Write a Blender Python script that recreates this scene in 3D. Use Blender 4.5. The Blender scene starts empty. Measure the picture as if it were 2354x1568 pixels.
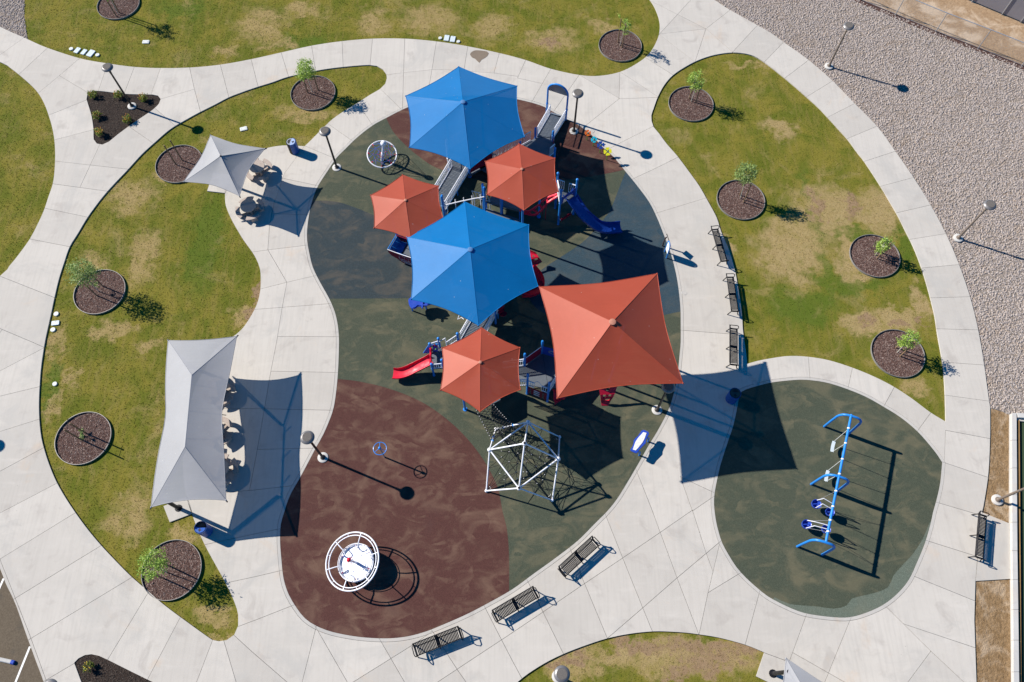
import bpy, bmesh, math, random
from mathutils import Vector, Matrix, geometry, noise as mnoise

SC = bpy.context.scene
COL = SC.collection
R = math.radians
rnd = random.Random(7)

# ------------------------------------------------------------------ camera
IMW, IMH, FPX = 2353.0, 1567.7, 1781.17          # survey units of the photograph
CAMH, TILT, ROLL = 42.0, R(24.976), R(-0.1929)
cam_d = bpy.data.cameras.new('camera')
cam = bpy.data.objects.new('camera', cam_d)
COL.objects.link(cam)
cam_d.sensor_fit = 'HORIZONTAL'
cam_d.sensor_width = 36.0
cam_d.lens = 36.0 * FPX / IMW
cam_d.clip_start, cam_d.clip_end = 0.5, 3000
_F = Vector((0, math.sin(TILT), -math.cos(TILT)))
_r0 = Vector((1, 0, 0)); _u0 = _r0.cross(_F)
_r = _r0 * math.cos(ROLL) + _u0 * math.sin(ROLL)
_u = -_r0 * math.sin(ROLL) + _u0 * math.cos(ROLL)
cam.matrix_world = Matrix(((_r.x, _u.x, -_F.x, 0), (_r.y, _u.y, -_F.y, 0), (_r.z, _u.z, -_F.z, CAMH), (0, 0, 0, 1)))
SC.camera = cam

# ------------------------------------------------------------------ sky and sun
SUN_EL, SUN_AZ = R(34.75), R(180 - 22.87)         # azimuth of the sun, counter-clockwise from +x
world = bpy.data.worlds.new('World'); SC.world = world; world.use_nodes = True
wn = world.node_tree; wn.nodes.clear()
wo = wn.nodes.new('ShaderNodeOutputWorld'); wb = wn.nodes.new('ShaderNodeBackground')
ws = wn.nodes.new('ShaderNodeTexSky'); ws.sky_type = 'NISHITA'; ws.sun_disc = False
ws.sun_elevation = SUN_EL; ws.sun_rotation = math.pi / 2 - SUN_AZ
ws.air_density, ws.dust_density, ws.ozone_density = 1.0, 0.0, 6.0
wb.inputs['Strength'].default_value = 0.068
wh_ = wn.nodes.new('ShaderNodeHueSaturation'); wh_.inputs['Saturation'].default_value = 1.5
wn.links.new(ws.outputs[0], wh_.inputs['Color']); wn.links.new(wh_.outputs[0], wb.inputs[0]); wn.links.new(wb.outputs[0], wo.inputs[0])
sl = bpy.data.lights.new('sun', 'SUN'); sl.energy = 5.0; sl.angle = R(0.55); sl.color = (1.0, 0.94, 0.845)
sun = bpy.data.objects.new('sun', sl); COL.objects.link(sun)
sd = Vector((math.cos(SUN_EL) * math.cos(SUN_AZ), math.cos(SUN_EL) * math.sin(SUN_AZ), math.sin(SUN_EL)))
sun.rotation_euler = sd.to_track_quat('Z', 'Y').to_euler(); sun.location = (-40, 20, 60)
SC.view_settings.view_transform = 'Standard'; SC.view_settings.look = 'None'
SC.view_settings.exposure = 0.66; SC.view_settings.gamma = 1.0; SC.view_settings.use_curve_mapping = False
SC.render.engine = 'CYCLES'
SC.cycles.max_bounces = 6; SC.cycles.transparent_max_bounces = 8

# ------------------------------------------------------------------ survey helpers
def G(x, y, h=0.0):
    "ground-plan position of a surveyed point at height h (metres)"
    d = _F + ((x - IMW / 2) / FPX) * _r - ((y - IMH / 2) / FPX) * _u
    t = (h - CAMH) / d.z
    return Vector((d.x * t, d.y * t, h))
def G2(p): v = G(*p); return (v.x, v.y)
TX = (0, 588.3, 1176.7, 1765.0); TY = (0, 392.4, 784.8, 1175.5)
def T(i, j, s):
    out = []
    for w in s.split():
        a, b = w.split(','); out.append((TX[i] + float(a) / 3.996, TY[j] + float(b) / 3.996))
    return out
def Zm(x0, y0, s): return lambda x, y: ((x0 + x / s) / 1.7408, (y0 + y / s) / 1.7408)
z1 = Zm(2050, 300, 4.48); z2 = Zm(1720, 620, 5.6); z3 = Zm(2050, 680, 4.48); z4 = Zm(1520, 900, 11.2)
z5 = Zm(1550, 1170, 4.238); z6 = Zm(2050, 960, 5.2275); z7 = Zm(2050, 1360, 4.9); z8 = Zm(1800, 1550, 2.851)
s1 = Zm(1440, 540, 7.84); s2 = Zm(1270, 2100, 4.611); s3 = Zm(2320, 500, 9.8); s4 = Zm(3150, 1620, 2.178)
s5 = Zm(700, 500, 3.408); s7 = Zm(2480, 1600, 5.6); s8 = Zm(2640, 930, 4.479); s9 = Zm(2560, 940, 9.8)

# ------------------------------------------------------------------ node material helpers
MATS = {}
class NT:
    def __init__(s, m): s.t = m.node_tree; s.n = s.t.nodes; s.l = s.t.links
    def node(s, typ, **kw):
        n = s.n.new(typ)
        for k, v in kw.items():
            if k.startswith('i_'):
                n.inputs[k[2:].replace('_', ' ')].default_value = v
            else: setattr(n, k, v)
        return n
    def link(s, a, b): s.l.new(a, b)
    def pos(s):
        return s.node('ShaderNodeNewGeometry').outputs['Position']
    def noise(s, vec, scale, detail=2, rough=0.5, dist=0.0, stretch=None, rot=0.0):
        if stretch:
            mp = s.node('ShaderNodeMapping'); mp.inputs['Scale'].default_value = stretch; mp.inputs['Rotation'].default_value = (0, 0, rot)
            s.link(vec, mp.inputs['Vector']); vec = mp.outputs[0]
        n = s.node('ShaderNodeTexNoise'); n.inputs['Scale'].default_value = scale; n.inputs['Detail'].default_value = detail
        n.inputs['Roughness'].default_value = rough; n.inputs['Distortion'].default_value = dist
        s.link(vec, n.inputs['Vector']); return n.outputs['Fac']
    def vor(s, vec, scale, feature='F1', out='Distance'):
        n = s.node('ShaderNodeTexVoronoi'); n.feature = feature; n.inputs['Scale'].default_value = scale
        s.link(vec, n.inputs['Vector']); return n.outputs[out]
    def rng(s, v, a, b, c=0.0, d=1.0, smooth=True):
        n = s.node('ShaderNodeMapRange'); n.interpolation_type = 'SMOOTHSTEP' if smooth else 'LINEAR'
        for k, x in zip(('From Min', 'From Max', 'To Min', 'To Max'), (a, b, c, d)): n.inputs[k].default_value = x
        s.link(v, n.inputs['Value']); return n.outputs['Result']
    def math(s, op, a, b=None):
        n = s.node('ShaderNodeMath', operation=op)
        for i, x in enumerate((a, b)):
            if x is None: continue
            if isinstance(x, (int, float)): n.inputs[i].default_value = x
            else: s.link(x, n.inputs[i])
        return n.outputs[0]
    def mix(s, fac, a, b, mode='MIX'):
        n = s.node('ShaderNodeMix', data_type='RGBA', blend_type=mode)
        for i, x in ((0, fac), (6, a), (7, b)):
            if isinstance(x, (int, float)): n.inputs[i].default_value = x
            elif isinstance(x, tuple): n.inputs[i].default_value = (*x, 1)
            else: s.link(x, n.inputs[i])
        return n.outputs[2]
    def bump(s, h, strength, dist=0.01):
        n = s.node('ShaderNodeBump'); n.inputs['Strength'].default_value = strength; n.inputs['Distance'].default_value = dist
        s.link(h, n.inputs['Height']); return n.outputs[0]
def newmat(name):
    m = bpy.data.materials.new(name); m.use_nodes = True; m.node_tree.nodes.clear()
    t = NT(m); o = t.node('ShaderNodeOutputMaterial'); b = t.node('ShaderNodeBsdfPrincipled')
    t.link(b.outputs[0], o.inputs['Surface']); MATS[name] = m
    return m, t, b, o
def paint(name, col, rough=0.4, var=0.12, metal=0.0, spec=0.5, coat=0.0, scale=3.0):
    "painted or moulded surface with slight fading and grime"
    m, t, b, o = newmat(name)
    p = t.pos()
    c = t.mix(t.noise(p, scale, 4, .6), tuple(x * (1 - var) for x in col), tuple(min(1, x * (1 + var) + var * .03) for x in col))
    c = t.mix(t.rng(t.noise(p, scale * 7, 3, .6), .56, .78, 0, .25), c, tuple(.6 * x + .05 for x in col))
    t.link(c, b.inputs['Base Color']); b.inputs['Metallic'].default_value = metal
    t.link(t.rng(t.noise(p, 5, 3), .3, .7, max(.05, rough - .08), rough + .1), b.inputs['Roughness'])
    b.inputs['Specular IOR Level'].default_value = spec
    if coat: b.inputs['Coat Weight'].default_value = coat
    return m
paint('blue_steel', (.016, .205, .62), .36, spec=.4)
paint('white_steel', (.74, .75, .80), .35)
paint('grey_steel', (.33, .35, .37), .4, metal=.6)
paint('galvanised', (.42, .44, .47), .42, metal=.5)
paint('bronze_dark', (.035, .028, .025), .45)
paint('bronze_tan', (.16, .125, .10), .5)
paint('black_steel', (.008, .008, .011), .5, var=.05, spec=.3)
paint('red_plastic', (.60, .006, .035), .48, spec=.3)
paint('dark_red_plastic', (.26, .004, .028), .5, spec=.3)
paint('navy_plastic', (.007, .042, .27), .33)
paint('royal_plastic', (.02, .065, .42), .36)
paint('deck_grey', (.095, .112, .135), .65)
paint('white_plastic', (.80, .80, .80), .4)
paint('orange_plastic', (.78, .15, .01), .4)
paint('cyan_plastic', (.01, .52, .68), .4)
paint('blue_plastic', (.012, .06, .32), .4)
paint('yellow_plastic', (.85, .80, .02), .4)
paint('stem_green', (.08, .30, .03), .45)
paint('hub_green', (.10, .17, .12), .5)
paint('white_paint', (.78, .77, .74), .6, var=.2, scale=12)
paint('lid_white', (.62, .64, .62), .6, var=.1)
paint('lid_blue', (.55, .62, .66), .6, var=.1)
paint('lid_dark', (.02, .045, .04), .5)
paint('screen_panel', (.78, .82, .74), .5, var=.05)
paint('edging_metal', (.26, .245, .23), .5, metal=.2)
paint('trunk_bark', (.42, .39, .33), .8, var=.3, scale=20)
paint('stake_wood', (.22, .14, .075), .8, var=.25, scale=14)
paint('rope_black', (.012, .012, .014), .7)
paint('rope_blue', (.015, .10, .45), .6)
paint('brown_steel', (.05, .03, .028), .4)
paint('navy_rubber', (.012, .02, .05), .7)
paint('wood_frame', (.30, .17, .06), .7, var=.25)
# concrete -----------------------------------------------------------------
def concrete(name, col, tint=.10):
    m, t, b, o = newmat(name); p = t.pos()
    oi = t.node('ShaderNodeObjectInfo').outputs['Random']
    c = t.mix(t.noise(p, .45, 5, .6), tuple(x * .88 for x in col), tuple(min(1, x * 1.07) for x in col))
    v = t.math('MULTIPLY_ADD', oi, tint); v.node.inputs[2].default_value = 1 - tint / 2
    hsv = t.node('ShaderNodeHueSaturation'); t.link(c, hsv.inputs['Color']); t.link(v, hsv.inputs['Value']); c = hsv.outputs[0]
    # broom streaks across the slabs
    c = t.mix(t.rng(t.noise(p, 1.0, 4, .6, 0, (7, .35, 1), .5), .42, .72, 0, .32), c, tuple(x * .78 for x in col))
    c = t.mix(t.rng(t.noise(p, 1.0, 4, .6, .3, (.5, 2.2, 1), -.4), .5, .8, 0, .35), c, (min(1, col[0] * 1.16), min(1, col[1] * 1.16), min(1, col[2] * 1.17)))
    # grey damp and dirt blotches, rusty washes
    c = t.mix(t.rng(t.noise(p, .8, 6, .62, .6), .53, .72, 0, .50), c, (col[0] * .70, col[1] * .68, col[2] * .68))
    c = t.mix(t.rng(t.noise(p, .33, 5, .7, .8), .58, .74, 0, .42), c, (col[0] * 1.05, col[1] * .86, col[2] * .70))
    c = t.mix(t.rng(t.noise(p, .22, 6, .72, 1.0), .50, .66, 0, .62), c, (col[0] * .83, col[1] * .85, col[2] * .87))
    c = t.mix(t.rng(t.noise(p, 2.6, 6, .75, .4), .56, .74, 0, .30), c, (col[0] * .80, col[1] * .78, col[2] * .74))
    c = t.mix(t.rng(t.noise(p, 38, 3, .7), .62, .8, 0, .25), c, tuple(x * .6 for x in col))
    c = t.mix(t.math('MULTIPLY', t.rng(t.vor(p, 1.7), .02, .045, .6, 0), t.rng(t.noise(p, .9, 2), .45, .55)), c, tuple(x * .3 for x in col))
    t.link(c, b.inputs['Base Color']); b.inputs['Roughness'].default_value = .9; b.inputs['Specular IOR Level'].default_value = .25
    t.link(t.bump(t.noise(p, 70, 3, .6), .25, .004), b.inputs['Normal'])
    return m
concrete('concrete', (.515, .480, .433), .15)
concrete('curb_concrete', (.475, .450, .415), .04)
concrete('damp_concrete', (.21, .165, .125), .0)
concrete('pale_concrete', (.53, .515, .49), .05)

# rubber -----------------------------------------------------------------
def rubber(name, col, sand, fleck, wash=.58):
    m, t, b, o = newmat(name); p = t.pos()
    sp = t.noise(p, 42, 2, .7)
    c = t.mix(t.rng(sp, .36, .66), tuple(x * .62 for x in col), tuple(x * 1.45 for x in col))
    c = t.mix(t.rng(t.noise(p, 75, 2, .8), .62, .75, 0, .5), c, fleck)
    c = t.mix(t.rng(t.noise(p, 9, 5, .75), .30, .70, 0, .45), c, tuple(x * .55 for x in col))
    # sand washed over the surface in wavy drifts
    d = t.noise(p, .36, 2, .45, .7, (1, 1.8, 1), .3)
    rip = t.rng(t.math('FRACT', t.math('MULTIPLY', d, 6.5)), .10, .97, 0, .8)
    gate = t.math('MULTIPLY', t.rng(t.noise(p, 1.1, 4, .6, .4), .44, .68), t.rng(t.noise(p, 14, 3, .7), .2, .8, .6, 1))
    c = t.mix(t.math('MULTIPLY', t.math('MULTIPLY', rip, gate), wash), c, sand)
    c = t.mix(t.rng(t.noise(p, .5, 4, .55, 1.0, (1, 1.5, 1), .3), .46, .68, 0, wash * .7), c, sand)
    c = t.mix(t.rng(t.noise(p, .38, 4, .6, .5), .58, .75, 0, .45), c, tuple(x * .8 + .012 for x in col))
    t.link(c, b.inputs['Base Color']); b.inputs['Roughness'].default_value = .92; b.inputs['Specular IOR Level'].default_value = .2
    t.link(t.bump(t.noise(p, 90, 2, .6), .5, .006), b.inputs['Normal'])
    return m
rubber('rubber_green', (.066, .077, .053), (.17, .145, .088), (.11, .13, .09))
rubber('rubber_faded', (.125, .150, .118), (.18, .17, .12), (.17, .21, .17), .25)
rubber('rubber_brown', (.088, .037, .031), (.200, .128, .088), (.12, .06, .05))
rubber('rubber_blue', (.036, .050, .057), (.115, .095, .072), (.03, .10, .17))
rubber('rubber_blue_bright', (.033, .062, .084), (.10, .095, .08), (.03, .11, .20), .3)

# lawn -----------------------------------------------------------------
DRY = [  # surveyed worn patches: x, y, half-width, half-height
 (1900, 478, 62, 48), (1830, 560, 72, 62), (1955, 590, 22, 60), (2020, 480, 45, 45), (1790, 285, 28, 16), (1985, 745, 40, 26),
 (2060, 730, 40, 22), (1720, 150, 50, 8), (1660, 690, 0.1, 0.1), (2110, 890, 26, 20), (1650, 560, 22, 40),
 (600, 55, 55, 38), (860, 45, 40, 28), (985, 42, 60, 34), (1265, 92, 62, 26), (1385, 55, 30, 14), (520, 118, 30, 14), (1130, 60, 40, 30), (700, 20, 40, 20), (640, 100, 40, 14),
 (300, 450, 55, 40), (330, 590, 30, 60), (390, 400, 30, 16), (700, 262, 60, 14), (560, 735, 34, 22), (210, 600, 30, 22), (125, 790, 20, 26),
 (120, 930, 16, 36), (300, 1190, 60, 44), (420, 1230, 34, 22), (350, 790, 26, 14), (490, 1420, 40, 22), (510, 1465, 24, 10), (250, 760, 50, 20), (165, 870, 20, 22), (1290, 1515, 70, 24), (1390, 1500, 60, 30), (1520, 1500, 120, 40), (1680, 1500, 70, 40), (1320, 1550, 70, 20)]
DRY_R = [(1895, 490, 70, 60), (1815, 580, 80, 70), (1955, 600, 30, 75), (2025, 490, 50, 55), (1790, 290, 36, 22), (1990, 745, 46, 30), (2065, 735, 46, 26), (2120, 700, 20, 40), (1650, 570, 24, 46), (1500, 1490, 110, 30), (1640, 1510, 90, 45), (1300, 1520, 70, 20)]
DIRT = [(1470, 1475, 70, 13), (1610, 1485, 90, 20), (1640, 1525, 55, 26), (1300, 1520, 60, 10), (2120, 745, 10, 12), (1990, 742, 16, 12), (2065, 742, 18, 8), (1880, 480, 14, 40), (1960, 470, 18, 30), (1265, 98, 24, 12), (592, 670, 8, 40), (575, 728, 12, 14), (1560, 1530, 30, 20), (1700, 1500, 40, 18)]
GREENB = [(1870, 500, 16, 110), (1960, 535, 60, 14), (1900, 630, 20, 60), (1850, 700, 80, 40), (470, 560, 40, 110), (120, 880, 14, 60), (1640, 640, 18, 120), (700, 100, 60, 20), (420, 20, 60, 20), (2080, 560, 20, 30), (1975, 660, 60, 16)]
def blobs(t, p, lst, warp):
    acc = None
    for (x, y, a, b_) in lst:
        c = G(x, y); ax = max(.1, (G(x + a, y) - c).length); ay = max(.1, (G(x, y + b_) - c).length)
        n = t.node('ShaderNodeVectorMath', operation='SUBTRACT'); t.link(warp, n.inputs[0]); n.inputs[1].default_value = (c.x, c.y, 0)
        n2 = t.node('ShaderNodeVectorMath', operation='MULTIPLY'); t.link(n.outputs[0], n2.inputs[0]); n2.inputs[1].default_value = (1 / ax, 1 / ay, 0)
        n3 = t.node('ShaderNodeVectorMath', operation='LENGTH'); t.link(n2.outputs[0], n3.inputs[0])
        v = t.rng(n3.outputs['Value'], .6, 1.4, 1, 0)
        acc = v if acc is None else t.math('MAXIMUM', acc, v)
    return acc
def lawn_color(t, p):
    wn_ = t.node('ShaderNodeTexNoise'); wn_.inputs['Scale'].default_value = .9; wn_.inputs['Detail'].default_value = 6; wn_.inputs['Roughness'].default_value = .65; t.link(p, wn_.inputs['Vector'])
    sub = t.node('ShaderNodeVectorMath', operation='SUBTRACT'); t.link(wn_.outputs['Color'], sub.inputs[0]); sub.inputs[1].default_value = (.5, .5, .5)
    sc = t.node('ShaderNodeVectorMath', operation='SCALE'); t.link(sub.outputs[0], sc.inputs[0]); sc.inputs['Scale'].default_value = 3.6
    ad = t.node('ShaderNodeVectorMath', operation='ADD'); t.link(p, ad.inputs[0]); t.link(sc.outputs[0], ad.inputs[1])
    warp = ad.outputs[0]
    g = t.mix(t.rng(t.noise(p, .5, 6, .65, .5), .38, .66), (.110, .126, .013), (.205, .174, .028))
    g = t.mix(t.rng(t.noise(p, 1.1, 5, .6, .3, (3.2, .5, 1), .35), .46, .70, 0, .55), g, (.225, .180, .050))
    g = t.mix(t.math('MULTIPLY', blobs(t, p, GREENB, warp), .8), g, (.078, .125, .013))
    dry = t.math('MAXIMUM', t.math('MULTIPLY', blobs(t, p, DRY, warp), t.rng(t.noise(p, 1.3, 6, .74), .30, .56, .10, .95)), t.rng(t.noise(p, .42, 6, .7, .6), .52, .74, 0, .7))
    g = t.mix(dry, g, t.mix(t.noise(p, 5, 3), (.28, .20, .075), (.40, .30, .14)))
    dr = t.math('MULTIPLY', blobs(t, p, DRY_R, warp), t.rng(t.noise(p, 1.5, 6, .74), .34, .56, .15, 1))
    dr = t.math('MULTIPLY', dr, t.math('SUBTRACT', 1.0, t.math('MULTIPLY', blobs(t, p, GREENB, warp), .8)))
    g = t.mix(dr, g, t.mix(t.noise(p, 4, 4, .7), (.27, .185, .075), (.43, .33, .165)))
    d2 = t.math('MULTIPLY', blobs(t, p, DIRT, warp), t.rng(t.noise(p, 3.0, 5, .7), .30, .50))
    return t.mix(d2, g, t.mix(t.noise(p, 6, 3), (.20, .12, .065), (.36, .25, .155)))
m, t, b, o = newmat('lawn'); p = t.pos()
c = lawn_color(t, p)
c = t.mix(t.rng(t.noise(p, 24, 3, .7), .35, .7, 0, .35), c, (.075, .075, .018))
t.link(c, b.inputs['Base Color']); b.inputs['Roughness'].default_value = .95; b.inputs['Specular IOR Level'].default_value = .1
t.link(t.bump(t.noise(p, 18, 5, .7), .5, .03), b.inputs['Normal'])
m, t, b, o = newmat('grass_blade'); p = t.pos()
c = t.mix(.15, lawn_color(t, p), (.24, .26, .05))
oi = t.node('ShaderNodeObjectInfo').outputs['Random']
hs = t.node('ShaderNodeHueSaturation'); t.link(c, hs.inputs['Color']); t.link(t.rng(oi, 0, 1, .85, 1.5, False), hs.inputs['Value'])
t.link(hs.outputs[0], b.inputs['Base Color']); b.inputs['Roughness'].default_value = .75; b.inputs['Specular IOR Level'].default_value = .15
t.link(hs.outputs[0], b.inputs['Subsurface Radius']) if False else None

# mulch, gravel, dirt, asphalt -----------------------------------------------------------------
def speckled(name, c1, c2, c3, scale, bump=.8, bd=.03, big=None):
    m, t, b, o = newmat(name); p = t.pos()
    c = t.mix(t.rng(t.noise(p, scale, 3, .7), .3, .7), c1, c2)
    c = t.mix(t.rng(t.vor(p, scale * 1.6, 'F1', 'Distance'), .0, .35, .8, 0), c, c3)
    if big: c = t.mix(t.rng(t.noise(p, big[0], 5, .65, .6), big[1], big[2], 0, big[4] if len(big) > 4 else .8), c, big[3])
    t.link(c, b.inputs['Base Color']); b.inputs['Roughness'].default_value = .95; b.inputs['Specular IOR Level'].default_value = .15
    t.link(t.bump(t.noise(p, scale * 1.2, 4, .7), bump, bd), b.inputs['Normal']); return m
speckled('mulch_base', (.06, .033, .027), (.105, .06, .05), (.03, .017, .014), 12)
speckled('mulch_dark_base', (.022, .015, .012), (.05, .034, .028), (.015, .01, .008), 14)
speckled('gravel_base', (.20, .165, .135), (.30, .255, .22), (.12, .095, .075), 8, big=(.35, .60, .74, (.22, .14, .075)))
speckled('dirt', (.20, .125, .060), (.28, .185, .100), (.15, .09, .045), 5, 1.0, .08, big=(.8, .48, .66, (.42, .32, .22)))
speckled('sand_dirt', (.28, .185, .11), (.36, .25, .155), (.22, .14, .08), 5, .8, .05, big=(.45, .46, .62, (.50, .39, .285), .9))
speckled('asphalt', (.105, .082, .058), (.15, .12, .086), (.075, .06, .045), 16, .5, .008, big=(.5, .52, .75, (.085, .075, .062)))
speckled('court', (.040, .065, .032), (.055, .080, .042), (.035, .05, .028), 30, .2, .004)
speckled('terrain', (.20, .14, .08), (.28, .20, .12), (.16, .11, .06), 2, .5, .05)
def varied(name, cols, rough=.85, tint=None):
    "colour differs from piece to piece"
    m, t, b, o = newmat(name); p = t.pos()
    oi = t.node('ShaderNodeObjectInfo').outputs['Random']
    r = t.node('ShaderNodeValToRGB'); t.link(oi, r.inputs[0]); e = r.color_ramp.elements
    while len(e) < len(cols): e.new(.5)
    for i, cc in enumerate(cols): e[i].position = i / (len(cols) - 1); e[i].color = (*cc, 1)
    c = t.mix(t.rng(t.noise(p, 30, 3), .4, .7, 0, .35), r.outputs[0], (.1, .09, .08))
    if tint: c = t.mix(t.rng(t.noise(p, .55, 6, .7, .5, (1, 1.5, 1), .4), .54, .72, 0, .6), c, tint)
    t.link(c, b.inputs['Base Color']); b.inputs['Roughness'].default_value = rough; b.inputs['Specular IOR Level'].default_value = .25; return m
varied('stones', [(.27, .23, .21), (.37, .31, .28), (.31, .28, .27), (.42, .355, .315), (.34, .295, .275), (.47, .41, .37), (.36, .28, .22)], tint=(.25, .175, .11))
varied('chips', [(.10, .052, .044), (.155, .088, .072), (.21, .14, .12), (.105, .058, .05), (.32, .245, .215), (.14, .072, .057)])
varied('dark_chips', [(.02, .014, .012), (.04, .028, .022), (.065, .048, .038), (.03, .02, .016), (.09, .07, .055)])
m, t, b, o = newmat('exposed_aggregate'); p = t.pos()
c = t.mix(t.rng(t.noise(p, 60, 2, .8), .4, .62), (.30, .235, .20), (.50, .43, .38))
c = t.mix(t.rng(t.vor(p, 55), .05, .3, .6, 0), c, (.22, .16, .13))
t.link(c, b.inputs['Base Color']); b.inputs['Roughness'].default_value = .8

# shade cloth and screens -----------------------------------------------------------------
def fabric(name, col, thru, trans=.10, gap=0.0, rough=.47, spec=.6):
    m, t, b, o = newmat(name); p = t.pos()
    c = t.mix(t.noise(p, .8, 5, .6), tuple(x * .90 for x in col), tuple(min(1, x * 1.10) for x in col))
    c = t.mix(t.rng(t.noise(p, 1, 3, .6, 0, (.4, 9, 9), .6), .5, .75, 0, .16), c, tuple(min(1, x * 1.28 + .004) for x in col))
    c = t.mix(t.rng(t.noise(p, 1.4, 5, .7, .4), .6, .8, 0, .22), c, tuple(min(1, x * 1.2 + .012) for x in col))
    c = t.mix(t.rng(t.noise(p, 1, 2, .6, 0, (.3, 40, 40), .25), .5, .8, 0, .18), c, tuple(x * .7 for x in col))
    c = t.mix(t.math('MULTIPLY', t.rng(t.vor(p, 2.4), .03, .06, .7, 0), t.rng(t.noise(p, 1.1, 2), .48, .56)), c, (.6, .58, .54))
    t.link(c, b.inputs['Base Color']); b.inputs['Roughness'].default_value = rough; b.inputs['Specular IOR Level'].default_value = spec; b.inputs['Specular Tint'].default_value = (*[.62 + .38 * x / max(col) for x in col], 1)
    t.link(t.bump(t.noise(p, 1.1, 4, .6), .10, .05), b.inputs['Normal'])
    tl = t.node('ShaderNodeBsdfTranslucent'); tl.inputs['Color'].default_value = (*thru, 1)
    mx = t.node('ShaderNodeMixShader'); mx.inputs[0].default_value = trans
    t.link(b.outputs[0], mx.inputs[1]); t.link(tl.outputs[0], mx.inputs[2])
    last = mx.outputs[0]
    if gap:
        tp = t.node('ShaderNodeBsdfTransparent'); m2 = t.node('ShaderNodeMixShader'); m2.inputs[0].default_value = gap
        t.link(last, m2.inputs[1]); t.link(tp.outputs[0], m2.inputs[2]); last = m2.outputs[0]
    t.link(last, o.inputs['Surface']); return m
fabric('cloth_blue', (.0008, .135, .37), (.01, .2, .6), .03, .03, .48, .30)
fabric('cloth_orange', (.335, .062, .033), (.5, .1, .05), .03, .035, .5, .34)
fabric('cloth_grey', (.325, .328, .345), (.3, .3, .35), .03, .06, .65, .25)
fabric('cloth_screen', (.30, .285, .31), (.35, .33, .36), .1, .05)
# leaves
def leafmat(name, a, b2):
    m, t, b, o = newmat(name); p = t.pos()
    c = t.mix(t.rng(t.noise(p, 9, 3), .3, .7), a, b2)
    t.link(c, b.inputs['Base Color']); b.inputs['Roughness'].default_value = .55
    tl = t.node('ShaderNodeBsdfTranslucent'); t.link(c, tl.inputs['Color'])
    mx = t.node('ShaderNodeMixShader'); mx.inputs[0].default_value = .35
    t.link(b.outputs[0], mx.inputs[1]); t.link(tl.outputs[0], mx.inputs[2]); t.link(mx.outputs[0], o.inputs['Surface'])
leafmat('leaf_bright', (.22, .36, .04), (.42, .56, .12))
leafmat('leaf_mid', (.17, .27, .06), (.36, .45, .16))
leafmat('leaf_shrub', (.13, .19, .02), (.28, .30, .045))
paint('petal_orange', (.75, .30, .02), .6); paint('petal_yellow', (.85, .60, .02), .6)

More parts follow.
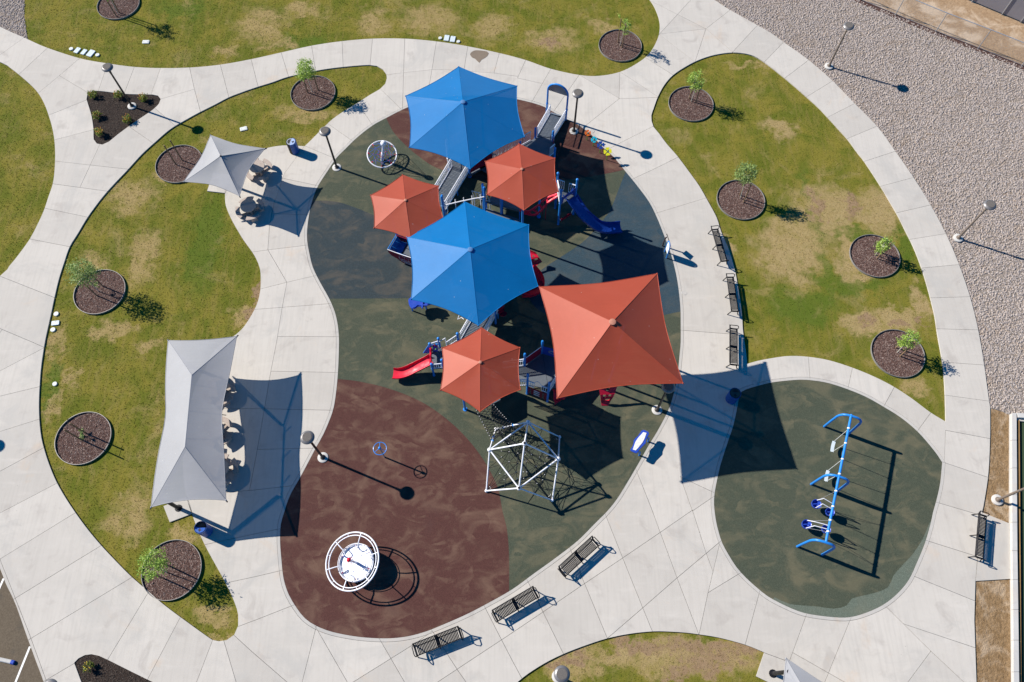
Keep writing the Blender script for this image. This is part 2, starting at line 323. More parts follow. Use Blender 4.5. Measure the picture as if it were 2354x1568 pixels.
# ------------------------------------------------------------------ mesh builder
class MB:
    def __init__(s): s.v = []; s.f = []
    def add(s, vs, fs):
        o = len(s.v); s.v += [tuple(v) for v in vs]; s.f += [tuple(i + o for i in f) for f in fs]; return s
    def box(s, c, size, M=None):
        hx, hy, hz = size[0] / 2, size[1] / 2, size[2] / 2; c = Vector(c)
        vs = [Vector((x, y, z)) for z in (-hz, hz) for y in (-hy, hy) for x in (-hx, hx)]
        if M is not None: vs = [M @ v for v in vs]
        return s.add([c + v for v in vs], [(0, 2, 3, 1), (4, 5, 7, 6), (0, 1, 5, 4), (2, 6, 7, 3), (0, 4, 6, 2), (1, 3, 7, 5)])
    def path(s, pts, r, n=8, closed=False, r2=None, caps=True, flat=None):
        pts = [Vector(p) for p in pts]; N = len(pts); rings = []
        prev = None
        for i, p in enumerate(pts):
            a = pts[(i - 1) % N] if (closed or i > 0) else p; c = pts[(i + 1) % N] if (closed or i < N - 1) else p
            d = (c - a).normalized()
            if prev is None:
                up = Vector((0, 0, 1)) if abs(d.z) < .95 else Vector((1, 0, 0)); x = d.cross(up).normalized()
            else:
                x = (prev - d * prev.dot(d)).normalized()
            prev = x; y = d.cross(x)
            rr = r if r2 is None else r + (r2 - r) * i / max(1, N - 1)
            ry = rr if flat is None else rr * flat
            rings.append([p + x * rr * math.cos(2 * math.pi * k / n) + y * ry * math.sin(2 * math.pi * k / n) for k in range(n)])
        vs = [v for q in rings for v in q]; fs = []
        for i in range(N if closed else N - 1):
            j = (i + 1) % N
            for k in range(n): fs.append((i * n + k, i * n + (k + 1) % n, j * n + (k + 1) % n, j * n + k))
        if caps and not closed:
            fs.append(tuple(range(n))[::-1]); fs.append(tuple((N - 1) * n + k for k in range(n)))
        return s.add(vs, fs)
    def tube(s, a, b, r, n=8, r2=None): return s.path([a, b], r, n, r2=r2)
    def lathe(s, prof, n=24, c=(0, 0, 0), M=None):
        c = Vector(c); vs = []; fs = []; m_ = len(prof)
        for k in range(n):
            a = 2 * math.pi * k / n
            for (rr, z) in prof:
                v = Vector((rr * math.cos(a), rr * math.sin(a), z)); vs.append(c + (M @ v if M is not None else v))
        for k in range(n):
            j = (k + 1) % n
            for i in range(m_ - 1): fs.append((k * m_ + i, j * m_ + i, j * m_ + i + 1, k * m_ + i + 1))
        if prof[0][0] > 1e-6: fs.append(tuple(k * m_ for k in range(n))[::-1])
        if prof[-1][0] > 1e-6: fs.append(tuple(k * m_ + m_ - 1 for k in range(n)))
        return s.add(vs, fs)
    def sphere(s, c, r, n=14, m=8, sz=1.0):
        return s.lathe([(max(1e-7, r * math.sin(math.pi * i / m)), -r * sz * math.cos(math.pi * i / m)) for i in range(m + 1)], n, c)
    def prism(s, poly, z0, z1):
        n = len(poly); vs = [(x, y, z0) for x, y in poly] + [(x, y, z1) for x, y in poly]
        fs = [tuple(range(n))[::-1], tuple(range(n, 2 * n))] + [(i, (i + 1) % n, n + (i + 1) % n, n + i) for i in range(n)]
        return s.add(vs, fs)
    def slab(s, poly3, thick, nrm=None):
        "thick plate over a 3-D outline (roughly planar)"
        P = [Vector(p) for p in poly3]
        if nrm is None:
            nrm = Vector((0, 0, 0))
            for i in range(len(P)):
                a, b = P[i], P[(i + 1) % len(P)]
                nrm += Vector(((a.y - b.y) * (a.z + b.z), (a.z - b.z) * (a.x + b.x), (a.x - b.x) * (a.y + b.y)))
            nrm.normalize()
        n = len(P); vs = [p - nrm * thick / 2 for p in P] + [p + nrm * thick / 2 for p in P]
        fs = [tuple(range(n))[::-1], tuple(range(n, 2 * n))] + [(i, (i + 1) % n, n + (i + 1) % n, n + i) for i in range(n)]
        return s.add(vs, fs)
    def mesh(s, name, mat, smooth=40, bevel=0):
        me = bpy.data.meshes.new(name); me.from_pydata(s.v, [], s.f)
        bm = bmesh.new(); bm.from_mesh(me); bmesh.ops.remove_doubles(bm, verts=bm.verts, dist=1e-5)
        bmesh.ops.recalc_face_normals(bm, faces=bm.faces)
        if bevel: bmesh.ops.bevel(bm, geom=[e for e in bm.edges if len(e.link_faces) == 2 and e.calc_face_angle(0) > .6], offset=bevel, segments=2, affect='EDGES')
        bm.to_mesh(me); bm.free()
        if smooth:
            me.polygons.foreach_set('use_smooth', [True] * len(me.polygons)); me.set_sharp_from_angle(angle=R(smooth))
        me.materials.append(MATS[mat]); me.update(); return me
    def build(s, name, mat, parent=None, smooth=40, bevel=0, world=True):
        return link(name, s.mesh(name, mat, smooth, bevel), parent, world)
def root_mat(o):
    m = Matrix.Translation(o.location) @ Matrix.Rotation(o.rotation_euler.z, 4, 'Z')
    return (root_mat(o.parent) @ o.matrix_parent_inverse @ m) if o.parent else m
def link(name, me, parent=None, world=True):
    o = bpy.data.objects.new(name, me); COL.objects.link(o)
    if parent is not None:
        o.parent = parent
        if world: o.matrix_parent_inverse = root_mat(parent).inverted()
    return o
def thing(name, label, cat, loc=(0, 0, 0), rz=0.0, group=None):
    o = bpy.data.objects.new(name, None); COL.objects.link(o); o.empty_display_size = .2
    o.location = loc; o.rotation_euler = (0, 0, rz); o['label'] = label; o['category'] = cat
    if group: o['group'] = group
    return o
def tag(o, label, cat, group=None):
    o['label'] = label; o['category'] = cat
    if group: o['group'] = group
    return o
def struct(o, kind='structure'): o['kind'] = kind; return o
# ------------------------------------------------------------------ ground plan
def cr(pts, closed, step=.28):
    "Catmull-Rom through surveyed points, in metres"
    P = [Vector(p) for p in pts]; n = len(P); out = []
    rng = range(n) if closed else range(n - 1)
    for i in rng:
        p1, p2 = P[i], P[(i + 1) % n]
        p0 = P[(i - 1) % n] if (closed or i > 0) else p1 * 2 - p2
        p3 = P[(i + 2) % n] if (closed or i < n - 2) else p2 * 2 - p1
        m = max(1, min(24, int((p2 - p1).length / step)))
        for k in range(m):
            t = k / m
            out.append(.5 * ((2 * p1) + (p2 - p0) * t + (2 * p0 - 5 * p1 + 4 * p2 - p3) * t * t + (3 * p1 - p0 - 3 * p2 + p3) * t ** 3))
    if not closed: out.append(P[-1])
    return out
def curve(txt):
    "closed outline; a '|' after a point makes it a corner"
    pts = []; cor = []
    for w in txt.split():
        c = w.endswith('|'); a, b = w.rstrip('|').split(','); pts.append(G2((float(a), float(b)))); cor.append(c)
    if not any(cor): return [(v.x, v.y) for v in cr(pts, True)]
    k = cor.index(True); pts = pts[k:] + pts[:k]; cor = cor[k:] + cor[:k]
    pts.append(pts[0]); cor.append(True); out = []; st = 0
    for i in range(1, len(pts)):
        if cor[i]:
            out += cr(pts[st:i + 1], False)[:-1]; st = i
    return [(v.x, v.y) for v in out]
def inside(x, y, poly):
    c = False; j = len(poly) - 1
    for i in range(len(poly)):
        xi, yi = poly[i]; xj, yj = poly[j]
        if (yi > y) != (yj > y) and x < (xj - xi) * (y - yi) / (yj - yi) + xi: c = not c
        j = i
    return c
def offset(poly, d):
    n = len(poly); out = []
    area = sum(poly[i][0] * poly[(i + 1) % n][1] - poly[(i + 1) % n][0] * poly[i][1] for i in range(n))
    sg = 1 if area > 0 else -1
    for i in range(n):
        a = Vector(poly[i - 1]); b = Vector(poly[i]); c = Vector(poly[(i + 1) % n])
        e1 = (b - a).normalized(); e2 = (c - b).normalized(); tt = (e1 + e2).normalized()
        nn = Vector((tt.y, -tt.x)) * sg; out.append(tuple(b + nn * d / max(.6, nn.dot(Vector((e1.y, -e1.x)) * sg))))
    return out
TOP_LAWN = curve("55.6,-10| 54.6,32.5 58.8,67.6 63,90| 107.6,109.4 184,134 250,146 309,153.7 369,156.4 435.4,155.2 505.5,148.6 576.8,136 645.9,120.6 716,105 786,94.6 856,88.8 930,88.8 1002.5,95.1 1075,106.4 1147.6,122 1208,138 1266,158.2 1330.6,172.2 1376.9,174.2 1424.5,165.2 1464.5,145 1492,122.6 1509.5,92.6 1515.8,67.6 1514.5,45 1504.5,17.5 1490,-5 1462,-40 1410,-80 1300,-130| 60,-130|")
LEFT_LAWN = curve("-140,80| 0,142.6 22.5,155.7 42.5,171 67.6,192.7 86.3,212.7 101,237.7 111.4,265.3 120,295.3 124.6,322.8 126.4,355.4 125,392.4 120.9,422.4 110,455 100,485 85,517.5 67.6,550 42.5,585 20,612.6 0,634 -140,740|")
TL_GRAVEL = curve("-160,-20| 0,61.3 50,84 63,90| 58.8,67.6 54.6,32.5 55.6,-10| 60,-130| -160,-130|")
MID_LAWN = curve("588.3,201 625.8,189.4 663.4,176.4 721,163.9 763.5,157 813.5,151.7 848.6,149.6 866,151.9 879.8,159.7 887.4,170.2 888.6,180.2 884.9,192.7 873.6,204 851,217.2 821,236.5 788.5,256.5 763.5,274 743.5,292.8 723.4,312.8 708.4,327.8 699.7,335.8| 663.4,334 638.4,335.3 608,342 570,360 540,385 522,415 516.7,444 516.7,456 518.4,472.6 526.8,494.5 537,514.8 548.8,535 559,551.5 578,577.6 588.3,595 597,617.6 598.8,642.7 597,672.7 588,704 566,742.7 543,767.8 494,803 472,845 449,887 430,960 420,1045 424,1120 444,1190.5 470.5,1253 515.5,1335.7 538,1383 546.8,1413 546.8,1438 538,1458.3 520.5,1470.8 503,1473.3 488,1470.3 414,1417.5 375,1388 341.6,1359.4 300,1323 262.8,1285.6 230.2,1250.6 200,1214.3 172.7,1177 150,1142.7 130,1107.6 115,1072.6 103.9,1040 95,1005 90.6,965 89.6,925 91.3,885 95,840 103.9,782.8 117.6,720 125,685 135,642.7 147.6,602.6 160,567.6 180,535 202.7,497.5 235.2,453.7 262.8,422.4 291.5,392.4 325.3,355.4 355.4,327.8 390.4,297.8 425.4,276.5 460.5,257.3 495.5,239.7 525.5,224 558,211.5")
TRI_BED = curve("199,227.7 201,217.7 212.7,209.7 232.7,209.7 287.8,216 350.4,217.7 362.9,220.2 369,227.7 365.4,237.7 350,252.8 307.8,281.5 270.3,309 250.3,325.3 235.2,332.3 222.7,329.8 215.7,320.3 214.7,295.3 210.2,265.3 202.7,240.2")
LOW_BED = curve("170.7,1523.3| 180.2,1513.3 195.2,1505.8 210.2,1504 227.7,1507.8 247.7,1517 300.3,1543.3 350.4,1567.9 440,1612| 300,1660| 210,1630|")
R_LAWN = curve("1497.5,277.8 1497,265.3 1502,250 1512,222.7 1527,195.2 1547,172.7 1577,152.7 1607,137.6 1639.7,127 1674.7,121.4 1702,122 1727,127 1752,140 1795,172.7 1827.6,200 1855,224 1880,246.5 1905,272.8 1927.7,297.8 1949,321.6 1970,350.4 1987.7,372.9 2024,428.7 2045.3,465 2062.8,495 2080.3,530 2097.8,565 2112.9,602.6 2125.4,640 2137.9,685.2 2147.9,727.7 2154,767.8 2165.4,832.3 2170.4,885 2172.4,935 2172.9,968.7| 2137.9,947.5 2097.8,917.4 2055.3,889.4 2010.2,866 1959,844.9 1905,827.8 1857.6,819.8 1815,817.8 1780,821.8 1739.8,829.3 1717.2,836| 1714.7,810 1711,784.8 1707.2,755.3 1704.7,712.7 1697,662.7 1686,607.6 1674.7,572.6 1657,531.3 1647,500 1627,462.5 1607,427.4 1582,392.4 1557,359 1532,330.3 1514.5,306.6 1502,291.5")
R_GRAVEL = curve("1560,-50| 1642,0 1677,22.5 1765,72 1800,96.3 1857.6,137.6 1912.6,185 1962.7,236.5 2015.3,290.3 2057.8,347.8 2099,407.4 2137.9,470 2174,537.5 2204,607.6 2229,681.4 2248,757.8 2261.7,838.6 2273,921.2 2275.5,936.2| 2303,945 2320.5,952.5 2353,957.5 2600,985| 2600,255| 2353.3,151.4 2248,111.4 2150.4,72.6 2057.8,33.8 1972.7,0 1850,-50|")
TR_DIRT = curve("1850,-50| 1972.7,0 2057.8,33.8 2150.4,72.6 2248,111.4 2353.3,151.4 2600,255| 2620,-130| 1700,-130|")
ASPHALT = curve("-160,960| -40,1216 0,1308 12.5,1340.7 35,1388 62.6,1465.8 82.6,1520.8 100,1568 130,1660| -160,1660|")
LOW_LAWN = curve("1170,1585| 1191.7,1566 1214,1548.4 1251.8,1524.6 1291.8,1504.6 1339.4,1485.8 1394.4,1467.8 1447,1457 1499.5,1451.5 1539.6,1452 1577,1454.5 1605.9,1458.3 1652,1465.8 1712.2,1482 1756,1499.6| 1737.3,1554.6| 1790,1580| 1780,1660| 1100,1660|")
STRIP_A = curve("2275.5,936.8| 2275.5,1005 2271.8,1085 2263,1147.7 2257.3,1177.5| 2319.3,1202.5| 2319.6,952.2| 2303,945|")
STRIP_B = curve("2241.7,1335.7| 2321.8,1330.7| 2324.5,1568| 2326,1660| 2247,1660| 2244.2,1568 2239.2,1425.7|")
COURT = curve("2337,967| 2600,1000| 2600,1660| 2342,1660|")
RUBBER = curve("934.9,247.7 911,259 887.4,271.5 863.6,284 838.6,301.6 813.5,322.8 793.5,342.8 773.5,362.9 753.5,392.4 738.5,415 726,437.4 716,467.5 709.7,497.5 706,527.5 706,552.6 711,582.6 718.4,612.6 731,640 743.5,662.7 756,685.2 767.2,710.2 774.7,737.7 778.5,767.8 779,797.3 777.2,847.4 773.5,892.4 767.2,935 758.5,962.5 743.5,997.5 728.4,1025 708.4,1062.6 688.4,1100 670.9,1130 660.9,1152.7 653.4,1177 645.4,1205.5 643.9,1245.6 647,1288 652,1330.7 663.4,1365.7 680.9,1395.7 700.9,1420.8 727.2,1438.3 763.5,1452 813.5,1462 851,1465.8 888.6,1467 931,1463.3 976,1452 1026,1432 1076.3,1409.5 1126.4,1383.2 1176.7,1354.4 1226.7,1318 1276.8,1281.9 1326.9,1243 1366.9,1203 1394.4,1175.5 1416.9,1147.7 1442,1107.6 1467,1065 1489.5,1025 1509.5,992.5 1527,960 1539.6,932.5 1549.6,897.4 1557,859.9 1562,809.8 1564,784.8 1564,742.7 1563.3,705.2 1558.3,657.7 1550.8,617.6 1539.6,577.6 1524.5,537.5 1509.5,500 1492,465 1464.5,427.4 1438,394.9 1409.4,360.4 1382,335.3 1359.4,310.3 1326.9,286.5 1301.8,274 1271.8,257.8 1251.8,246.5 1226.7,237.7 1187,228.2 1150,223 1100,220 1050,221 1000,228 960,238")
SWING_R = curve("1837.6,872.9 1870,874.9 1905,881 1947.7,894.9 1990,912.4 2030.3,935 2070.3,960 2107.9,991.3 2137.9,1025 2155.4,1047.6 2165,1062.6| 2160.4,1110 2151.7,1150 2144,1177 2137.9,1205.5 2125.4,1248 2107.9,1290.6 2087.8,1333.2 2060.3,1365.7 2027.8,1390.7 1990,1408 1952.7,1418.2 1915,1418.2 1865,1412 1835,1404.5 1802.5,1390.7 1765,1370.7 1739.8,1350.7 1714.7,1328.2 1692.2,1303 1674.7,1275.6 1659.7,1248 1650.9,1220.5 1644.7,1193 1641,1160 1642,1135 1647,1107.6 1654.7,1072.6 1664.7,1040 1674.7,1010 1684.7,980 1692.2,947.5 1697.2,920 1701,902.4| 1714.7,895 1739.8,887.4 1765,881 1790,877")
BROWN_TOP = curve("887.4,271.5| 903.6,302.8 931,332.8 963.7,360.4 1008.7,387.9 1100,412 1200,420 1327,410 1420.7,393.6 1445,386| 1420,330| 1300,240| 1100,190| 930,200| 870,255|")
BROWN_LOW = curve("762,869| 776.5,871 813.5,874.9 838.6,879.4 876,887.9 913.6,899.9 951,915 983.7,932.5 1016,955 1051.3,985 1083.8,1020 1111.3,1057.6 1133.8,1097.6 1146.4,1130 1155,1177 1163.9,1210.5 1168.9,1258 1170,1315.6 1169.4,1375| 1100,1440| 850,1500| 650,1450| 610,1250| 700,980|")
BLUE_L = curve("700,466| 719.7,462.5 743.5,461.2 778.5,465 813.5,476.2 853.6,492.5 890,512 930,545 970,590 1000,640 990,672| 946,684 863.6,686 758.5,686.4 735,687| 690,600|")
BLUE_R = curve("1452,378| 1437,397.4 1407,472 1388,503 1343,553 1293,588 1254,613 1225,640 1215,680 1250,720 1350,745 1450,740 1524,724 1580,713| 1590,560|")
FADED = curve("2150,1190| 2137,1200 2122,1235 2100,1270 2070,1303 2053,1323 2040,1350 2008,1363 1957.7,1375.7 1945,1392 1915,1398.7 1880,1394 1815,1388 1780,1372| 1760,1400| 1900,1450| 2060,1420| 2150,1290|")
PAD_G = [G2(q) for q in ((475.4, 439), (518, 444), (532, 402), (490, 396))]
PAD_H = [G2(q) for q in ((375, 1163), (389.6, 1200.5), (442, 1180.5), (430, 1140))]
BOUND = [G2(q) for q in ((-158, -128), (2598, -128), (2598, 1658), (-158, 1658))]
CURB_A, CURB_B = offset(RUBBER, .17), offset(SWING_R, .17)

JOINTS = []
for (i, j, txt) in [
 (0, 0, "215,350 0,505/440,436 170,687/735,533 545,695 343,862/545,695 825,862/990,580 900,840/1235,612 1138,866/1475,622 1386,872/1740,618 1785,820 1842,1032/1785,820 1474,911/2022,592 2103,900/2305,541 2371,800/438,1062 800,917/496,1286 863,1189/916,1326 805,1568 735,1718/503,1480 1172,1554/1412,1320 1190,1166/1622,1167 1425,996"),
 (1, 0, "230,480 302,714/510,418 548,662/790,376 800,616/1070,353 1047,602/1365,353 1355,670 1344,1000/1657,378 1615,640 1575,880/1945,425 1910,640 1890,760/2235,486 2185,670 2170,780/1200,687 1355,668 1615,640 1820,645 2185,672 2390,700/1138,813 1340,1010/930,946 1064,1140/650,1130 870,1284/442,1338 700,1445/445,1340 280,1568"),
 (2, 0, "40,715 240,760/125,550 18,788/357,630 185,930/617,688 395,1006/617,688 985,904/990,660 982,908 1340,895/982,908 686,1145/990,660 1340,890/1650,-10 1353,314/1353,314 1780,265/1780,265 2010,86/1285,15 1780,265/1780,265 1683,560/1353,318 1662,558/2252,233 2020,484/1220,528 1482,692/1780,265 2024,478/910,1355 1290,1163/1270,1570 1524,1443/1090,990 1290,1162/2315,573 2496,384"),
 (3, 0, "162,712 375,550/357,887 597,741/551,1075 800,948/726,1274 1004,1158/876,1485 1174,1388"),
 (3, 1, "1031,144 1340,61/1176,388 1494,314/1301,631 1640,577/1401,895 1760,861/1486,1168 1860,1157/1556,1452 1935,1462"),
 (0, 1, "481,120 980,188/411,344 814,429/271,627 645,699/-200,890 504,1167/-200,1365 300,1576 410,1625/-60,1560 20,1460"),
 (1, 1, "272,-5 165,300 125,500 108,725 283,1025 240,1255 190,1568 135,1845 80,2170 10,2570 -60,2940 -95,3140/243,69 560,136/155,395 505,405/0,742 108,728 466,684/40,1086 283,1025 535,966/0,1273 240,1255 665,1222/-20,1522 190,1522 745,1525"),
 (2, 1, "1110,74 1275,-2/1320,391 1786,249/1495,719 1876,654/1540,1080 1996,1053/1555,1465 2110,1508"),
 (0, 2, "-200,375 405,58/-200,550 366,414/-200,890 364,712/-200,1300 410,970/-200,1680 530,1298/2075,267 2351,270 2490,273 3095,285/1700,1400 1760,1568 1790,1640/1750,615 2351,617 3046,632/1750,1008 2351,992 2896,980/1720,1415 2351,1363 2725,1320"),
 (3, 2, "370,136 385,350/775,240 731,446/1160,417 1065,592/1496,652 1372,822/1632,738 1618,1118/1598,189 1990,217/1632,494 2036,549/1636,817 2045,894/1612,1110 2020,1248/1558,1480 1985,1606/0,230 42,360"),
 (2, 2, "1560,352 2000,442/2102,206 2085,455/1415,688 1856,872/1316,1098 1560,1250 1850,1386/1146,1196 1290,1560/1560,1285 1660,1568/1560,1285 1560,1250/1640,1568 1854,1422"),
 (0, 3, "-160,535 695,10/130,803 935,309/250,1186 1215,602/424,1547 690,1390/985,1366 1369,731/1350,1550 1660,963/1800,1580 1954,1176/2054,1184 2172,1580/2146,1134 2360,1330/1872,307 2215,232 2580,157/2078,656 2351,597 2570,545/2184,1057 2351,995 2680,866/-40,340 0,440 140,797 260,1100 430,1568 470,1670"),
 (1, 3, "420,1580 552,1058/550,1064 846,1580/0,1320 300,1580/1142,1184 1370,1578/870,1580 1480,1200 1622,1096/1620,1100 1850,1455 1934,1575/1655,1575 2351,1115 2640,920 3020,660 3370,425 3715,190 3998,-6/2102,880 2255,1180 2351,1365 2445,1540"),
 (2, 3, "148,650 285,925 474,1312/533,340 665,660 878,1172/857,28 1015,425 1200,885 1292,1110/1290,0 1360,190 1515,610 1718,1138/1660,0 1780,375 1842,545/872,1168 1200,885 1515,610 1900,286/1897,335 1800,745 1716,1136/1797,747 2076,577/2267,760 2139,1230/2240,1515 2360,1466"),
 (3, 3, "346,964 180,1420/752,1000 520,1568 500,1620/225,1295 760,1600/-20,1303 190,1380/1106,896 1495,1283 1840,1605/1265,1040 1896,1250/1260,1600 1495,1283/1394,617 1900,822/1474,273 1925,415 2232,517/1925,380 1905,644/1967,6 1905,640")]:
    for seg in txt.split('/'):
        P_ = [Vector(G2(q)) for q in T(i, j, seg)]
        out_ = [9.0 if (q[0] < 2 or q[0] > 2351 or q[1] < 1 or q[1] > 1566) else .30 for q in T(i, j, seg)]
        P_[0] = P_[0] + (P_[0] - P_[1]).normalized() * out_[0]; P_[-1] = P_[-1] + (P_[-1] - P_[-2]).normalized() * out_[-1]
        JOINTS.append(P_)

verts = []; edges = []
def addline(P, closed):
    o = len(verts); verts.extend(Vector(p) for p in P)
    edges.extend((o + k, o + k + 1) for k in range(len(P) - 1))
    if closed: edges.append((o + len(P) - 1, o))
OUTLINES = [TOP_LAWN, LEFT_LAWN, TL_GRAVEL, MID_LAWN, TRI_BED, LOW_BED, R_LAWN, R_GRAVEL, TR_DIRT, ASPHALT, LOW_LAWN, STRIP_A, STRIP_B, COURT, RUBBER, SWING_R, BROWN_TOP, BROWN_LOW, BLUE_L, BLUE_R, FADED, PAD_G, PAD_H, BOUND, CURB_A, CURB_B]
SUB = set(); soft = [BROWN_TOP, BROWN_LOW, BLUE_L, BLUE_R, FADED]
for P_ in OUTLINES:
    k0 = len(edges); addline(P_, True)
    if any(P_ is s_ for s_ in soft): SUB.update(range(k0, len(edges)))
for P_ in JOINTS: addline(P_, False)
res = geometry.delaunay_2d_cdt(verts, edges, [], 0, 2e-3)
cv, ce, cf, _, coe, _ = res
bbs = {}
def inp(x, y, poly):
    k = id(poly)
    if k not in bbs: bbs[k] = (min(p[0] for p in poly), max(p[0] for p in poly), min(p[1] for p in poly), max(p[1] for p in poly))
    a, b_, c_, d_ = bbs[k]
    return a <= x <= b_ and c_ <= y <= d_ and inside(x, y, poly)
def classify(x, y):
    if not inp(x, y, BOUND): return None
    if inp(x, y, PAD_G) or inp(x, y, PAD_H): return 'pad'
    if inp(x, y, SWING_R): return 'faded' if inp(x, y, FADED) else 'swing'
    if inp(x, y, RUBBER):
        if inp(x, y, BROWN_TOP): return 'brown_a'
        if inp(x, y, BROWN_LOW): return 'brown_b'
        if inp(x, y, BLUE_L): return 'blue_a'
        if inp(x, y, BLUE_R): return 'blue_b'
        return 'green'
    for n, P_ in (('tri_bed', TRI_BED), ('low_bed', LOW_BED), ('court', COURT)):
        if inp(x, y, P_): return n
    if inp(x, y, CURB_A) or inp(x, y, CURB_B): return 'curb'
    for n, P_ in (('top_lawn', TOP_LAWN), ('left_lawn', LEFT_LAWN), ('mid_lawn', MID_LAWN), ('r_lawn', R_LAWN), ('low_lawn', LOW_LAWN), ('tl_gravel', TL_GRAVEL), ('r_gravel', R_GRAVEL), ('tr_dirt', TR_DIRT), ('asphalt', ASPHALT), ('strip_a', STRIP_A), ('strip_b', STRIP_B)):
        if inp(x, y, P_): return n
    return 'concrete'
cls = []
for f in cf:
    x = sum(cv[i].x for i in f) / len(f); y = sum(cv[i].y for i in f) / len(f); cls.append(classify(x, y))
cons = set()
for e, oe in zip(ce, coe):
    if any(k not in SUB for k in oe): cons.add((min(e), max(e)))
e2f = {}
for fi, f in enumerate(cf):
    for k in range(len(f)):
        e = (min(f[k], f[k - 1]), max(f[k], f[k - 1])); e2f.setdefault(e, []).append(fi)
comp = [-1] * len(cf); comps = []
for fi in range(len(cf)):
    if comp[fi] >= 0 or cls[fi] is None: continue
    k = len(comps); comps.append([]); st = [fi]; comp[fi] = k
    while st:
        q = st.pop(); comps[k].append(q); f = cf[q]
        for m_ in range(len(f)):
            e = (min(f[m_], f[m_ - 1]), max(f[m_], f[m_ - 1]))
            if e in cons and cls[fi] in ('concrete', 'curb', 'pad'): continue
            for g in e2f[e]:
                if comp[g] < 0 and cls[g] == cls[fi]: comp[g] = k; st.append(g)
def sheet(name, mat, faces, z=0.0, skirt=0.0, gap=0.0, parent=None):
    "flat region; with a skirt it becomes a slab whose edge is drawn in by the joint gap"
    idx = {}; vs = []; fs = []
    for q in faces:
        t_ = []
        for i in cf[q]:
            if i not in idx: idx[i] = len(vs); vs.append(Vector((cv[i].x, cv[i].y, z)))
            t_.append(idx[i])
        a, b_, c_ = (vs[k] for k in t_[:3])
        if (b_ - a).cross(c_ - a).z < 0: t_.reverse()
        fs.append(tuple(t_))
    if skirt:
        he = {}
        for f in fs:
            for k in range(len(f)): he[(f[k - 1], f[k])] = True
        bd = [e for e in he if (e[1], e[0]) not in he]
        nrm = {}
        for a, b_ in bd:
            d = vs[b_] - vs[a]; n_ = Vector((-d.y, d.x, 0))
            if n_.length > 1e-6:
                n_.normalize()
                for w in (a, b_): nrm.setdefault(w, []).append(n_)
        for w, l in nrm.items():
            n_ = sum(l, Vector((0, 0, 0)))
            if n_.length > 1e-3:
                n_.normalize(); vs[w] = vs[w] + n_ * (gap / max(.5, n_.dot(l[0])))
        o = len(vs); low = {}
        for a, b_ in bd:
            for w in (a, b_):
                if w not in low: low[w] = len(vs); vs.append(vs[w] + Vector((0, 0, -skirt)))
            fs.append((b_, a, low[a], low[b_]))
    me = bpy.data.meshes.new(name); me.from_pydata([tuple(v) for v in vs], [], fs); me.materials.append(MATS[mat]); me.update()
    return link(name, me, parent, False)
def area(faces):
    s = 0
    for q in faces:
        f = cf[q]; a, b_, c_ = cv[f[0]], cv[f[1]], cv[f[2]]; s += abs((b_ - a).cross(c_ - a)) / 2
    return s
bycls = {}
for k, fl in enumerate(comps): bycls.setdefault(cls[fl[0]], []).append(fl)
def merged(c): return [q for fl in bycls.get(c, []) for q in fl]

# far terrain under everything, out to the horizon
mb = MB(); mb.add([(-900, -900, -.16), (900, -900, -.16), (900, 900, -.16), (-900, 900, -.16)], [(0, 1, 2, 3)])
struct(mb.build('ground', 'terrain', smooth=0))
pav = bpy.data.objects.new('concrete_path', None); COL.objects.link(pav); struct(pav)
for fl in bycls['concrete'] + bycls['pad']:
    if area(fl) < .003: continue
    sheet('slab', 'concrete', fl, rnd.uniform(-.003, .003), .14, .009, pav)
kerb = bpy.data.objects.new('kerb_band', None); COL.objects.link(kerb); struct(kerb)
for fl in bycls['curb']:
    if area(fl) > .003: sheet('kerb_piece', 'curb_concrete', fl, .004, .14, .006, kerb)
LAWNS = {}
for c_ in ('top_lawn', 'left_lawn', 'mid_lawn', 'r_lawn', 'low_lawn'):
    LAWNS[c_] = struct(sheet('lawn', 'lawn', merged(c_), -.075))
GRAV = {c_: struct(sheet('gravel_bed', 'gravel_base', merged(c_), -.07)) for c_ in ('tl_gravel', 'r_gravel')}
struct(sheet('dirt_verge', 'sand_dirt', merged('tr_dirt'), -.06))
struct(sheet('dirt_strip', 'dirt', merged('strip_a'), -.06)); struct(sheet('dirt_strip', 'dirt', merged('strip_b'), -.06))
struct(sheet('parking_asphalt', 'asphalt', merged('asphalt'), -.03))
struct(sheet('court_surface', 'court', merged('court'), -.10))
play = bpy.data.objects.new('rubber_play_surface', None); COL.objects.link(play); struct(play)
for c_, m_ in (('green', 'rubber_green'), ('brown_a', 'rubber_brown'), ('brown_b', 'rubber_brown'), ('blue_a', 'rubber_blue'), ('blue_b', 'rubber_blue_bright')):
    sheet('rubber_field', m_, merged(c_), -.004, .1, .001, play)
swp = bpy.data.objects.new('rubber_swing_surface', None); COL.objects.link(swp); struct(swp)
sheet('rubber_field', 'rubber_green', merged('swing'), -.004, .1, .001, swp)
sheet('rubber_field', 'rubber_faded', merged('faded'), -.004, .1, .001, swp)
BEDS = {'tri_bed': struct(sheet('mulch_bed', 'mulch_dark_base', merged('tri_bed'), -.045)), 'low_bed': struct(sheet('mulch_bed', 'mulch_dark_base', merged('low_bed'), -.045))}

